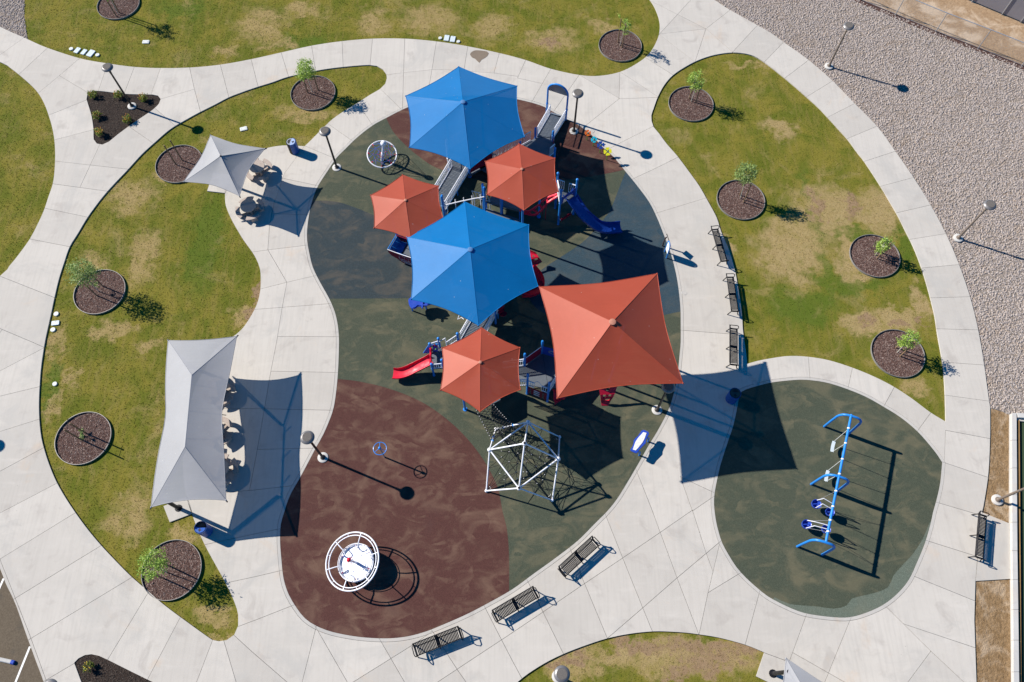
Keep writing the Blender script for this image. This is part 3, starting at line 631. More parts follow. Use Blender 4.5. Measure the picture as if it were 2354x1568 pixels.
# scattered blades, stones and chips (geometry nodes, one object each) -------------------------
def scatter(name, src, kind, density, smin, smax, mat, seed=1, lab=None, parent=None, cut=None):
    me = src.data.copy(); me.name = name
    o = bpy.data.objects.new(name, me); COL.objects.link(o); o['kind'] = 'stuff'
    o.location = src.location
    if lab: o['label'], o['category'] = lab
    if parent is not None:
        o.parent = parent; o.matrix_parent_inverse = root_mat(parent).inverted() if parent.parent is None else Matrix()
        o.location = (0, 0, 0) if src.parent is parent else src.location
        if src.parent is parent: o.matrix_parent_inverse = src.matrix_parent_inverse.copy()
    key = f'{kind}_{density}_{mat}_{seed}'
    ng = bpy.data.node_groups.get(key)
    if ng is None:
        ng = bpy.data.node_groups.new(key, 'GeometryNodeTree')
        ng.interface.new_socket('Geometry', in_out='INPUT', socket_type='NodeSocketGeometry'); ng.interface.new_socket('Geometry', in_out='OUTPUT', socket_type='NodeSocketGeometry')
        N = ng.nodes; L = ng.links
        gi = N.new('NodeGroupInput'); go = N.new('NodeGroupOutput')
        dp = N.new('GeometryNodeDistributePointsOnFaces'); dp.inputs['Density'].default_value = density; dp.inputs['Seed'].default_value = seed
        L.new(gi.outputs[0], dp.inputs['Mesh'])
        ip = N.new('GeometryNodeInstanceOnPoints'); L.new(dp.outputs['Points'], ip.inputs['Points'])
        sm = N.new('GeometryNodeSetMaterial'); sm.inputs['Material'].default_value = MATS[mat]
        if kind == 'stone':
            c1 = N.new('GeometryNodeMeshIcoSphere'); c1.inputs['Subdivisions'].default_value = 2; c1.inputs['Radius'].default_value = 1
            ns = N.new('ShaderNodeTexNoise'); ns.inputs['Scale'].default_value = 1.3
            sp = N.new('GeometryNodeSetPosition'); L.new(c1.outputs[0], sp.inputs['Geometry'])
            mm = N.new('ShaderNodeVectorMath'); mm.operation = 'SUBTRACT'; L.new(ns.outputs['Color'], mm.inputs[0]); mm.inputs[1].default_value = (.5, .5, .5)
            m2 = N.new('ShaderNodeVectorMath'); m2.operation = 'SCALE'; L.new(mm.outputs[0], m2.inputs[0]); m2.inputs['Scale'].default_value = .9; L.new(m2.outputs[0], sp.inputs['Offset'])
            ss = N.new('GeometryNodeSetShadeSmooth'); L.new(sp.outputs[0], ss.inputs['Geometry']); last = ss.outputs[0]
            smn, smx, rx = (.75, .6, .45), (1.25, 1.0, .75), .5
        elif kind == 'chip':
            c1 = N.new('GeometryNodeMeshCube'); c1.inputs['Size'].default_value = (1, .30, .12); last = c1.outputs[0]; smn, smx, rx = (.6, .6, .6), (1.3, 1.3, 1.3), .45
        else:
            jn = N.new('GeometryNodeJoinGeometry'); q = random.Random(3)
            for b_i in range(7):
                c1 = N.new('GeometryNodeMeshCone'); c1.inputs['Vertices'].default_value = 3; c1.inputs['Radius Bottom'].default_value = .16; c1.inputs['Radius Top'].default_value = 0; c1.inputs['Depth'].default_value = q.uniform(.8, 1.3); c1.fill_type = 'NONE'
                tr = N.new('GeometryNodeTransform'); a = b_i * .9; tr.inputs['Translation'].default_value = (.35 * math.cos(a), .35 * math.sin(a), 0); tr.inputs['Rotation'].default_value = (q.uniform(-.7, .7), q.uniform(-.7, .7), q.uniform(0, 6))
                L.new(c1.outputs[0], tr.inputs['Geometry']); L.new(tr.outputs[0], jn.inputs[0])
            last = jn.outputs[0]; smn, smx, rx = (.7, .7, .5), (1.3, 1.3, 1.2), .15
        L.new(last, sm.inputs['Geometry']); L.new(sm.outputs[0], ip.inputs['Instance'])
        rv = N.new('FunctionNodeRandomValue'); rv.data_type = 'FLOAT_VECTOR'; rv.inputs[0].default_value = (-rx, -rx, 0); rv.inputs[1].default_value = (rx, rx, 6.283); L.new(rv.outputs[0], ip.inputs['Rotation'])
        sv = N.new('FunctionNodeRandomValue'); sv.data_type = 'FLOAT_VECTOR'; sv.inputs[0].default_value = smn; sv.inputs[1].default_value = smx; sv.inputs['Seed'].default_value = 5
        su = N.new('FunctionNodeRandomValue'); su.data_type = 'FLOAT'; su.inputs[2].default_value = smin; su.inputs[3].default_value = smax; su.inputs['Seed'].default_value = 9
        mv = N.new('ShaderNodeVectorMath'); mv.operation = 'SCALE'; L.new(sv.outputs[0], mv.inputs[0]); L.new(su.outputs[1], mv.inputs['Scale']); L.new(mv.outputs[0], ip.inputs['Scale'])
        L.new(ip.outputs[0], go.inputs[0])
    md = o.modifiers.new('scatter', 'NODES'); md.node_group = ng
    return o
for c_, l_ in (('top_lawn', 'short patchy grass of the lawn along the top of the photo'), ('left_lawn', 'short grass of the lawn at the left edge'), ('mid_lawn', 'short grass of the long lawn left of the playground'), ('r_lawn', 'short patchy grass of the lawn between playground and gravel'), ('low_lawn', 'sparse grass and bare soil at the bottom edge')):
    scatter('grass', LAWNS[c_], 'grass', 110.0, .020, .036, 'grass_blade', 2, (l_, 'grass'))
scatter('gravel', GRAV['r_gravel'], 'stone', 160.0, .030, .075, 'stones', 3, ('grey and tan river stones covering the wide bed on the right', 'gravel'))
scatter('gravel', GRAV['tl_gravel'], 'stone', 160.0, .030, .075, 'stones', 4, ('grey river stones in the top left corner', 'gravel'))
scatter('mulch_chips', BEDS['tri_bed'], 'chip', 420.0, .05, .11, 'dark_chips', 5, ('dark bark mulch filling the triangular bed', 'mulch'))
scatter('mulch_chips', BEDS['low_bed'], 'chip', 420.0, .05, .11, 'dark_chips', 6, ('dark bark mulch of the bed at the bottom left', 'mulch'))
paint('cap_tan', (.42, .17, .11), .7, var=.4, scale=20); paint('cap_blue', (.05, .16, .36), .7, var=.5, scale=20)
# ------------------------------------------------------------------ shade canopies
def canopy(name, label, group, corners, apex, mat, sag=.047, dip=.025, posts=(), post_r=.065, post_top=None, cap=.16, capmat='cap_blue', postmat='blue_steel', arms=True, ridge=None, seam=None, hem=.022, lift=.35):
    """tensioned fabric roof: corners (world, at the eaves), an apex or a ridge of two points"""
    cen = sum((Vector(c) for c in corners), Vector()) / len(corners)
    root = thing(name, label, 'shade canopy', (cen.x, cen.y, 0), group=group)
    n = len(corners); C = [Vector(c) for c in corners]
    tops = [Vector(apex)] * n if ridge is None else None
    NU, NV = 14, 10
    def edge(i, u):
        a, b = C[i], C[(i + 1) % n]; p = a.lerp(b, u); inw = (cen - p); inw.z = 0; inw.normalize()
        L = (b - a).length; return p + inw * (sag * L * 4 * u * (1 - u)) + Vector((0, 0, lift * sag * L * 4 * u * (1 - u)))
    for i in range(n):
        if ridge is None: t0 = t1 = Vector(apex)
        else: t0, t1 = Vector(ridge[i][0]), Vector(ridge[i][1])
        vs = []; fs = []
        for a in range(NV + 1):
            v = a / NV
            for b in range(NU + 1):
                u = b / NU; p = t0.lerp(t1, u).lerp(edge(i, u), v)
                p.z -= dip * 4 * v * (1 - v) * (.45 + .55 * 4 * u * (1 - u))
                vs.append(p)
        for a in range(NV):
            for b in range(NU):
                k = a * (NU + 1) + b; fs.append((k, k + 1, k + NU + 2, k + NU + 1))
        mb = MB(); mb.add(vs, fs); pn = mb.build('fabric_panel', mat, root, smooth=60)
        # rolled hem along the eave, with the steel cable in it
        hm = MB(); hm.path([edge(i, k / NU) + Vector((0, 0, -.004)) for k in range(NU + 1)], hem, 6); hm.build('hem', seam or mat, pn, smooth=60)
        # ridge seam
        sm = MB(); pts = []
        for a in range(NV + 1):
            v = a / NV; p = t0.lerp(C[i], v); p.z -= dip * 4 * v * (1 - v) * .45 - .002; pts.append(p)
        sm.path(pts, .016, 6, flat=.35); sm.build('ridge_seam', seam or mat, pn, smooth=60)
        pl = MB(); pl.sphere(C[i] + Vector((0, 0, -.01)), .05, 8, 6); pl.build('corner_bracket', seam or mat, root)
    if cap:
        mb = MB(); mb.lathe([(cap, -.05), (cap, .0), (cap * .8, .014), (1e-6, .018)], 18, Vector(apex) + Vector((0, 0, .004))); mb.build('apex_cap', capmat, root)
    hub = Vector(apex) if ridge is None else cen + Vector((0, 0, .7))
    for (px, py, top) in posts:
        mb = MB(); mb.lathe([(post_r * 2.0, -.005), (post_r * 2.0, .02), (post_r, .03), (post_r, top)], 12, (px, py, 0)); mb.build('post', postmat, root)
    if arms:
        for (px, py, top) in posts:
            P0 = Vector((px, py, top - .03)); near = sorted(C, key=lambda c: (c - P0).length)[:2]
            mb = MB(); mb.tube(P0, hub + Vector((0, 0, -.26)), .04, 8); mb.build('rafter', postmat, root)
            for c in near[:1]:
                mb = MB(); mb.tube(P0, c + Vector((0, 0, -.09)), .03, 8); mb.build('rafter', postmat, root)
    return root
def ring_pts(cx, cy, z, r, n, a0): return [Vector((cx + r * math.cos(R(a0 + 360 / n * k)), cy + r * math.sin(R(a0 + 360 / n * k)), z)) for k in range(n)]
def three(cx, cy, r, a0, ap, ea, RR):
    zt = ap - (ap - ea) * r / RR - .24
    return [(cx + r * math.cos(R(a0 + 120 * k)), cy + r * math.sin(R(a0 + 120 * k)), zt) for k in range(3)]
HEX = 'hexagonal shade canopies over the play structure'
canopy('shade_canopy', 'large blue hexagonal shade canopy at the top, beside the ramp arch', HEX, ring_pts(-2.91, 32.94, 4.34, 4.06, 6, 36.4), (-2.92, 32.95, 5.59), 'cloth_blue', posts=three(-2.91, 32.94, 1.32, 36, 5.59, 4.34, 4.06), cap=.15)
canopy('shade_canopy', 'large blue hexagonal shade canopy in the middle of the playground', HEX, ring_pts(-2.27, 22.52, 4.32, 4.06, 6, 36.5), (-2.28, 22.53, 5.57), 'cloth_blue', posts=three(-2.27, 22.52, 1.32, 36.5, 5.57, 4.32, 4.06), cap=.15)
canopy('shade_canopy', 'small orange hexagonal shade canopy just below the upper blue one, next to the blue slide', HEX, ring_pts(.58, 27.65, 5.27, 2.36, 6, 33.0), (.60, 27.64, 5.97), 'cloth_orange', posts=three(.58, 27.65, 1.4, 33, 5.97, 5.27, 2.36), dip=.02, cap=.09, capmat='cap_tan', sag=.043)
canopy('shade_canopy', 'small orange hexagonal shade canopy overlapped by the middle blue canopy on the left', HEX, ring_pts(-6.12, 26.23, 4.31, 2.31, 6, 39.2), (-6.11, 26.22, 4.98), 'cloth_orange', posts=three(-6.12, 26.23, 1.2, 39, 4.98, 4.31, 2.31), dip=.02, cap=.09, capmat='cap_tan', sag=.043)
canopy('shade_canopy', 'small orange hexagonal shade canopy beside the red slide', HEX, ring_pts(-1.65, 15.96, 4.31, 2.40, 6, 30.0), (-1.65, 15.96, 5.16), 'cloth_orange', posts=[(-1.65, 16.9, 4.55), (-2.70, 15.25, 4.45), (-1.2, 15.8, 4.75)], dip=.02, cap=.09, capmat='cap_tan', sag=.043)
sq = ring_pts(5.09, 17.49, 5.33, 4.57, 4, 52.0)
canopy('shade_canopy', 'large four-sided orange shade canopy on the right of the play structure', None, sq, (5.11, 17.49, 6.73), 'cloth_orange', sag=.036, dip=.05, posts=[(5.09 + r_ * math.cos(R(52 + 90 * k)), 17.49 + r_ * math.sin(R(52 + 90 * k)), 6.73 - 1.4 * r_ / 4.57 - .3) for k, r_ in enumerate((2.0, 2.0, .8, .8))], cap=.18, capmat='cap_tan')
sq = ring_pts(-18.07, 30.75, 2.42, 2.68, 4, 28.3)
gc = canopy('shade_canopy', 'small grey four-sided umbrella canopy over two picnic tables', None, sq, (-18.05, 30.78, 3.27), 'cloth_grey', sag=.06, dip=.06, posts=[(-18.05, 30.78, 3.1)], post_r=.09, cap=.06, capmat='black_steel', postmat='black_steel', arms=False)
mb = MB()
for c in sq:
    o_ = (Vector((-18.05, 30.78, 2.42)) - c).normalized(); mb.tube((-18.05, 30.78, 3.08), c + Vector((0, 0, -.07)), .04, 8, .03); mb.tube(c + Vector((0, 0, -.02)), c - o_ * .12 + Vector((0, 0, -.05)), .035, 8)
mb.build('rafter', 'black_steel', gc)
mb = MB(); mb.lathe([(.14, 1.55), (.14, 1.75)], 12, (-18.05, 30.78, 0)); mb.build('collar', 'black_steel', gc)
HC = [Vector((-19.39, 18.55, 2.41)), Vector((-15.57, 18.79, 2.41)), Vector((-14.75, 9.46, 2.41)), Vector((-18.53, 9.12, 2.41))]
r0, r1 = Vector((-17.30, 16.06, 3.32)), Vector((-16.96, 12.03, 3.32))
hc = canopy('shade_canopy', 'long grey hipped shade canopy over three picnic tables', None, HC, (0, 0, 0), 'cloth_grey', sag=.044, dip=.03, lift=.8, posts=[(-18.16, 9.61, 2.40), (-19.0, 18.0, 2.40)], post_r=.10, cap=0, capmat='black_steel', postmat='black_steel', arms=False, ridge=[(r0, r0), (r0, r1), (r1, r1), (r1, r0)])
mb = MB(); mb.tube(r0 - Vector((0, 0, .05)), r1 - Vector((0, 0, .05)), .04); mb.build('ridge_beam', 'black_steel', hc)
for c, q in zip(HC, (r0, r0, r1, r1)):
    mb = MB(); mb.tube(q - Vector((0, 0, .10)), c - Vector((0, 0, .07)), .035)
    d = (c - q); d.z = 0; d.normalize(); mb.tube(c - Vector((0, 0, .04)), c + d * .12 - Vector((0, 0, .06)), .035); mb.build('rafter', 'black_steel', hc)
for k in (.12, .5, .88):
    q = r0.lerp(r1, k); e = Vector((-15.57, 18.79, 2.41)).lerp(Vector((-14.75, 9.46, 2.41)), .3 + .4 * k) - Vector((.32, 0, .02)); mb = MB(); mb.tube(q - Vector((0, 0, .13)), e - Vector((0, 0, .10)), .022, 6); mb.build('rafter', 'black_steel', hc)
mb = MB(); mb.tube((-18.16, 9.61, 2.34), r1 - Vector((0, 0, .20)), .06); mb.build('cantilever_arm', 'black_steel', hc)
mb = MB(); mb.tube((-19.0, 18.0, 2.34), r0 - Vector((0, 0, .20)), .06); mb.build('cantilever_arm', 'black_steel', hc)
# canopy cut by the bottom edge
cI = G(1806.3, 1513.3, 2.42); pI = G(1776, 1548)
ax = Vector((.5, -1, 0)).normalized()
vI = [cI, cI + Vector((3.75, -2.0, 0)), cI + Vector((2.1, -5.6, 0)), cI + Vector((-1.6, -3.6, 0))]
ce_ = sum(vI, Vector()) / 4
canopy('shade_canopy', 'corner of a grey shade canopy cut by the bottom edge', None, vI, (ce_.x, ce_.y, 3.3), 'cloth_grey', sag=.055, dip=.06, posts=[(pI.x, pI.y, 2.5)], post_r=.1, cap=.06, capmat='black_steel', postmat='black_steel', arms=True)

# ------------------------------------------------------------------ play decks, ramps, railings
def railing(P, h=.92, parent=None, name='railing', gap=.105, mat='white_steel', rail2=True, r=.023, top_post=None):
    "picket railing following base points P (3-D)"
    mb = MB(); P = [Vector(p) for p in P]; up = Vector((0, 0, h)); lo = Vector((0, 0, .08))
    mb.path([p + up for p in P], r * 1.7, 6); mb.path([p + lo for p in P], r * 1.25, 6)
    if rail2: mb.path([p + Vector((0, 0, h * .72)) for p in P], r, 6)
    for a, b in zip(P, P[1:]):
        n = max(1, int((b - a).length / gap))
        for k in range(n + 1): q = a.lerp(b, k / n); mb.tube(q + lo, q + up, r * .8, 5)
    return mb.build(name, mat, parent, smooth=50)
def post(parent, x, y, z1, z0=0.0, r=.065, mat='blue_steel', ball=False):
    mb = MB(); mb.lathe([(r * 1.15, z0), (r * 1.15, z0 + .05), (r, z0 + .06), (r, z1 * .62), (r * 1.22, z1 * .62 + .01), (r * 1.22, z1 * .62 + .07), (r, z1 * .62 + .08), (r, z1 - .10)] + ([(r * 1.1, z1 - .10), (r * 1.1, z1 - .07)] if ball else []), 12, (x, y, 0))
    if ball: mb.sphere((x, y, z1), r * 1.35, 12, 8)
    else: mb.lathe([(r * 1.12, z1 - .36), (r * 1.12, z1 - .05), (r * .7, z1), (1e-6, z1 + .01)], 12, (x, y, 0))
    return mb.build('post', mat, parent)
def deckplate(parent, poly, z, th=.07, mat='deck_grey'):
    mb = MB(); mb.prism([(p[0], p[1]) for p in poly], z - th, z); return mb.build('deck_plate', mat, parent, smooth=0, bevel=.01)
def hexdeck(label, cx, cy, r, a0, z, rails=(), legs=True):
    root = thing('play_deck', label, 'play deck', (cx, cy, 0))
    pts = ring_pts(cx, cy, z, r, 6, a0); deckplate(root, pts, z)
    for k in rails: railing([pts[k], pts[(k + 1) % 6]], .95, root)
    for k in range(6):
        if k % 2 and legs: mb = MB(); mb.lathe([(.05, 0), (.05, z - .05)], 10, (pts[k].x, pts[k].y, 0)); mb.build('leg', 'blue_steel', root)
    return root
hexdeck('grey hexagonal play deck under the upper blue canopy', -2.91, 32.94, 1.55, 36, .32, rails=(1, 2))
dB = hexdeck('grey hexagonal play deck under the middle blue canopy', -2.27, 22.52, 1.6, 36.5, .95, rails=(0, 1))
hexdeck('grey hexagonal play deck under the left orange canopy', -6.12, 26.23, 1.3, 39, .62)
hexdeck('grey hexagonal play deck under the orange canopy by the red slide', -1.65, 15.96, 1.15, 30, 1.15, rails=(0,), legs=False)

def ramp(label, L0, L1, R0, R1, post_pts=(), base=False):
    c = (L0 + R1) / 2; root = thing('access_ramp', label, 'ramp', (c.x, c.y, 0))
    mb = MB(); mb.slab([L0, L1, R1, R0], .07); d = mb.build('ramp_plate', 'deck_grey', root, smooth=0)
    # raised ribs across the plate, and kerb edges
    rb = MB(); n = max(3, int((L1 - L0).length / .30))
    for k in range(1, n):
        a, b = L0.lerp(L1, k / n) + Vector((0, 0, .04)), R0.lerp(R1, k / n) + Vector((0, 0, .04)); rb.tube(a, b, .012, 4)
    rb.build('anti_slip_rib', 'grey_steel', d)
    for a, b in ((L0, L1), (R0, R1)): mb = MB(); mb.tube(a + Vector((0, 0, .04)), b + Vector((0, 0, .04)), .03, 4); mb.build('kerb_edge', 'white_steel', root)
    railing([L0, L1], .92, root); railing([R0, R1], .92, root)
    for q in post_pts: post(root, q[0], q[1], q[2])
    n = max(1, int((L1 - L0).length / 1.3))
    for k in range(n + 1):
        for a, b in ((L0, L1), (R0, R1)):
            q = a.lerp(b, k / n)
            if q.z > .22: mb = MB(); mb.tube((q.x, q.y, 0), (q.x, q.y, q.z - .03), .035, 8); mb.build('leg', 'blue_steel', root)
    return root
r1_ = ramp('grey entry ramp with white picket railings leading up from the blue arch', G(*z1(672, 705), .08), G(*z1(437, 1110), .32), G(*z1(945, 795), .08), G(*z1(742, 1125), .32))
pa, pb = G(*z1(405, 1130), .32), G(*z1(718, 1185), .32)
post(r1_, pa.x, pa.y, 1.35); post(r1_, pb.x, pb.y, 1.35)
mb = MB(); e0, e1 = G(*z1(690, 672), .03), G(*z1(885, 728), .03); e2, e3 = G(*z1(870, 742), .09), G(*z1(680, 700), .09); mb.slab([e0, e1, e2, e3], .03); mb.build('transition_plate', 'grey_steel', r1_, smooth=0)
ramp('long grey ramp with white railings from upper blue canopy to left orange canopy', G(*z2(500, 262), .32), G(*z2(40, 1040), .62), G(*z2(860, 395), .32), G(*z2(352, 1240), .62), post_pts=[(-4.32, 28.49, 2.3)])
ramp('short grey ramp with white railings just below the middle blue canopy', G(*z5(1530, 300), .95), G(*z5(1245, 800), 1.15), G(*z5(1870, 320), .95), G(*z5(1660, 720), 1.15))
# landing between the entry ramp, upper canopy and the small orange canopy
lp = [G(*q, .32) for q in (z1(437, 1112), z1(742, 1127), z1(760, 1330), z1(700, 1560), (1215, 400), (1125, 402), (1096, 384), z1(180, 1262))]
c = sum(lp, Vector()) / len(lp); ld = thing('play_deck', 'grey landing deck between entry ramp and small orange canopy', 'play deck', (c.x, c.y, 0))
deckplate(ld, lp, .32)
railing([lp[7], G(*z1(320, 1180), .32)], .92, ld, rail2=False); railing([lp[7], G(1130, 368, .32)], .92, ld, rail2=False)
railing([G(*z1(665, 1470), .32), G(*z1(745, 1400), .32)], .92, ld, rail2=False)
q = G(*z1(765, 1300), 2.0); post(ld, q.x, q.y, 2.0); q = G(*z1(140, 1190), 1.2); post(ld, q.x, q.y, 1.2)
mb = MB(); a, b = G(1080, 399, .32), G(1131, 372, .32); mb.slab([a + Vector((0, 0, .05)), b + Vector((0, 0, .05)), b + Vector((0, 0, .85)), a + Vector((0, 0, .85))], .02); mb.build('barrier_panel', 'dark_red_plastic', ld, smooth=0)
mb = MB(); a, b = G(*z1(725, 1080), .9), G(*z1(745, 1300), .6); mb.slab([a, b, b + Vector((.03, 0, -.5)), a + Vector((.03, 0, -.6))], .03); mb.build('barrier_panel', 'dark_red_plastic', ld, smooth=0)
# entry arch
a0, a1 = G(1300.1, 275.6), G(*z1(655, 560), .1)
a1 = a0 + Vector((math.cos(SUN_AZ), math.sin(SUN_AZ), 0)) * 1.42
ar = thing('entry_arch', 'blue tubular entry arch with grey panel over the ramp', 'arch', ((a0 + a1) / 2))
d = (a1 - a0); L = d.length; d.normalize(); P = []
for k in range(0, 4): P.append(a0 + Vector((0, 0, k * .78)))
cz, rr = 2.34, L / 2
for k in range(1, 16): an = math.pi * k / 16; P.append((a0 + a1) / 2 - d * rr * math.cos(an) + Vector((0, 0, cz + .72 * math.sin(an))))
for k in range(3, -1, -1): P.append(a1 + Vector((0, 0, k * .78)))
mb = MB(); mb.path(P, .065, 12); mb.build('arch_tube', 'blue_steel', ar)
pn = [(a0 + a1) / 2 - d * (rr - .03) * math.cos(math.pi * k / 14) + Vector((0, 0, cz - .02 + .68 * math.sin(math.pi * k / 14))) for k in range(15)]
pn = [pn[0] - Vector((0, 0, .02))] + pn + [pn[-1] - Vector((0, 0, .02))]
mb = MB(); mb.slab(pn, .02); mb.build('arch_panel', 'grey_steel', ar, smooth=0)
for q in (a0, a1): mb = MB(); mb.lathe([(.085, .95), (.085, 1.05)], 12, q); mb.build('collar', 'blue_steel', ar)

# stepped decks under the small upper orange canopy
def quad_deck(label, pts, z, rails=(), posts=()):
    P = [G(*q, z) for q in pts]; c = sum(P, Vector()) / len(P); o = thing('play_deck', label, 'play deck', (c.x, c.y, 0)); deckplate(o, P, z, .16)
    for i in rails: railing([P[i], P[(i + 1) % len(P)]], .92, o, rail2=False)
    for q in posts: post(o, q[0], q[1], q[2])
    for q in P: mb = MB(); mb.tube((q.x, q.y, 0), (q.x, q.y, z - .1), .04, 8); mb.build('leg', 'blue_steel', o)
    return o
quad_deck('lower grey step deck between the middle blue and small orange canopies', [z2(1265, 1190), z2(2010, 1440), z2(1990, 1560), z2(1240, 1330)], .55)
quad_deck('upper grey step deck tucked under the small orange canopy', [z2(1265, 1050), z2(2010, 1250), z2(2100, 1060), z2(1380, 920)], .95, posts=[(-1.79, 28.89, 2.91), (-.6, 28.61, 1.9)])
# overhead ladder
A = G(*z2(285, 1140), 1.75); B = G(*z2(1220, 940), 1.95); ol = thing('overhead_ladder', 'white overhead ladder bar with hanging rungs between two blue posts', 'overhead ladder', (A + B) / 2 - Vector((0, 0, (A.z + B.z) / 2)))
mb = MB(); pts = [A.lerp(B, k / 10) + Vector((0, 0, .05 * math.sin(math.pi * k / 10))) for k in range(11)]; mb.path(pts, .042, 8); mb.build('beam', 'white_steel', ol)
for k in (1, 3, 5, 7, 9): mb = MB(); q = pts[k]; mb.tube(q + Vector((0, .16, .12)), q + Vector((.03, -.2, -.55)), .026, 6); mb.build('rung', 'white_steel', ol)
for q, zt in ((A, 2.7), (B, 2.9)): post(ol, q.x, q.y + .05, zt)
# small white and red cargo climber beside the ladder
cc = G(*z2(1080, 900), 1.0); cg = thing('rung_climber', 'white ladder climber with red grips beside the small orange canopy', 'climber', (cc.x, cc.y, 0))
U = [G(*z2(935, 805), 1.75), G(*z2(1280, 900), 1.75), G(*z2(1340, 1040), 1.0), G(*z2(990, 960), 1.0)]
mb = MB(); mb.path(U, .022, 6, True); mb.build('frame', 'white_steel', cg)
for k in range(1, 5): mb = MB(); mb.tube(U[0].lerp(U[1], k / 5), U[3].lerp(U[2], k / 5), .018, 6); mb.build('rung', 'white_steel', cg)
for k in range(1, 5): mb = MB(); q = U[0].lerp(U[1], k / 5).lerp(U[3].lerp(U[2], k / 5), .8); mb.sphere(q, .035, 8, 6); mb.build('grip', 'red_plastic', cg)
mb = MB(); mb.tube((U[3].x, U[3].y, 0), U[3], .03, 8); mb.tube((U[2].x, U[2].y, 0), U[2], .03, 8); mb.build('leg', 'white_steel', cg)

# ------------------------------------------------------------------ slides
def slide(name, label, px, width, wall, mat, hood=None, thick=.03):
    P = [G(a, b_, h) for a, b_, h in px]; P = cr3(P)
    root = thing(name, label, 'slide', (P[-1].x, P[-1].y, 0)); rows = []; n = len(P)
    for i, p in enumerate(P):
        d = (P[min(i + 1, n - 1)] - P[max(i - 1, 0)]); d.z = 0; d.normalize(); sx = Vector((d.y, -d.x, 0)); w = width / 2
        rows.append([p + sx * x + Vector((0, 0, z)) for x, z in ((-w * 1.06, wall), (-w * 1.0, wall), (-w * .86, wall * .22), (-w * .5, .01), (0, 0), (w * .5, .01), (w * .86, wall * .22), (w, wall), (w * 1.06, wall), (w * 1.06, wall - .05), (w * .92, .0), (w * .5, -thick), (-w * .5, -thick), (-w * .92, 0), (-w * 1.06, wall - .05))])
    m_ = len(rows[0]); mb = MB(); fs = []
    for i in range(n - 1):
        for k in range(m_): fs.append((i * m_ + k, i * m_ + (k + 1) % m_, (i + 1) * m_ + (k + 1) % m_, (i + 1) * m_ + k))
    fs += [tuple(range(m_)), tuple((n - 1) * m_ + k for k in range(m_))[::-1]]
    mb.add([v for r_ in rows for v in r_], fs); mb.build('slide_bed', mat, root, smooth=50)
    q = P[int(n * .62)]; mb = MB(); mb.tube((q.x, q.y, 0), (q.x, q.y, q.z - .02), .03, 8); mb.build('support_leg', 'black_steel', root)
    return root, P
def cr3(P, m=6):
    out = []; n = len(P)
    for i in range(n - 1):
        p1, p2 = P[i], P[i + 1]; p0 = P[i - 1] if i else p1 * 2 - p2; p3 = P[i + 2] if i < n - 2 else p2 * 2 - p1
        for k in range(m):
            t = k / m; out.append(.5 * ((2 * p1) + (p2 - p0) * t + (2 * p0 - 5 * p1 + 4 * p2 - p3) * t * t + (3 * p1 - p0 - 3 * p2 + p3) * t ** 3))
    return out + [P[-1]]
bs, bp = slide('slide', 'long curved navy blue slide running down to the right', [(*z3(985, 430), 2.12), (*z3(1060, 520), 2.0), (*z3(1150, 650), 1.72), (*z3(1270, 810), 1.3), (*z3(1410, 940), .92), (*z3(1570, 1040), .6), (*z3(1740, 1065), .42), (*z3(1945, 1050), .36)], .76, .27, 'navy_plastic')
T1_, T2_, T3_ = Vector((2.99, 27.83, 0)), Vector((2.83, 29.08, 0)), Vector((3.98, 28.6, 0))
up = lambda v, z: Vector((v.x, v.y, z))
hd = [up(T1_, 2.2), up(T1_, 2.95), up(T1_.lerp(T3_, .25), 2.72), up(T1_.lerp(T3_, .5), 2.85), up(T1_.lerp(T3_, .75), 2.72), up(T3_, 2.95), up(T3_, 2.2), up(T1_.lerp(T3_, .85), 2.15), up(T1_.lerp(T3_, .78), 2.55), up(T1_.lerp(T3_, .22), 2.55), up(T1_.lerp(T3_, .15), 2.15)]
mb = MB(); mb.slab(hd, .07); mb.build('entrance_hood', 'navy_plastic', bs, smooth=0, bevel=.02)
tw = thing('play_deck', 'tall triangular tower deck on blue posts at the head of the blue slide', 'play deck', ((T1_ + T2_ + T3_) / 3)); deckplate(tw, [T1_, T2_, T3_], 2.1)
for q in (T1_, T2_, T3_): post(tw, q.x, q.y, 3.65, ball=True)
railing([up(T2_.lerp(T3_, .05), 2.1), up(T2_.lerp(T3_, .36), 2.1)], .95, tw, rail2=False); railing([up(T2_.lerp(T3_, .62), 2.1), up(T2_.lerp(T3_, .95), 2.1)], .95, tw, rail2=False)
railing([up(T1_, 2.1), up(T2_, 2.1)], .95, tw, rail2=False)
sp = [G(*z3(865, 905), .75), G(*z3(1050, 780), .75)]
mb = MB(); mb.slab([sp[0] + Vector((0, 0, -.15)), sp[1] + Vector((0, 0, -.15)), sp[1] + Vector((0, 0, .15)), sp[0] + Vector((0, 0, .15))], .03); mb.build('lower_panel', 'dark_red_plastic', tw, smooth=0, bevel=.01)
mb = MB(); mb.tube(up(T1_, .75), sp[0], .02, 6); mb.tube(sp[1], up(T3_, .75), .02, 6); mb.build('panel_bar', 'white_steel', tw)
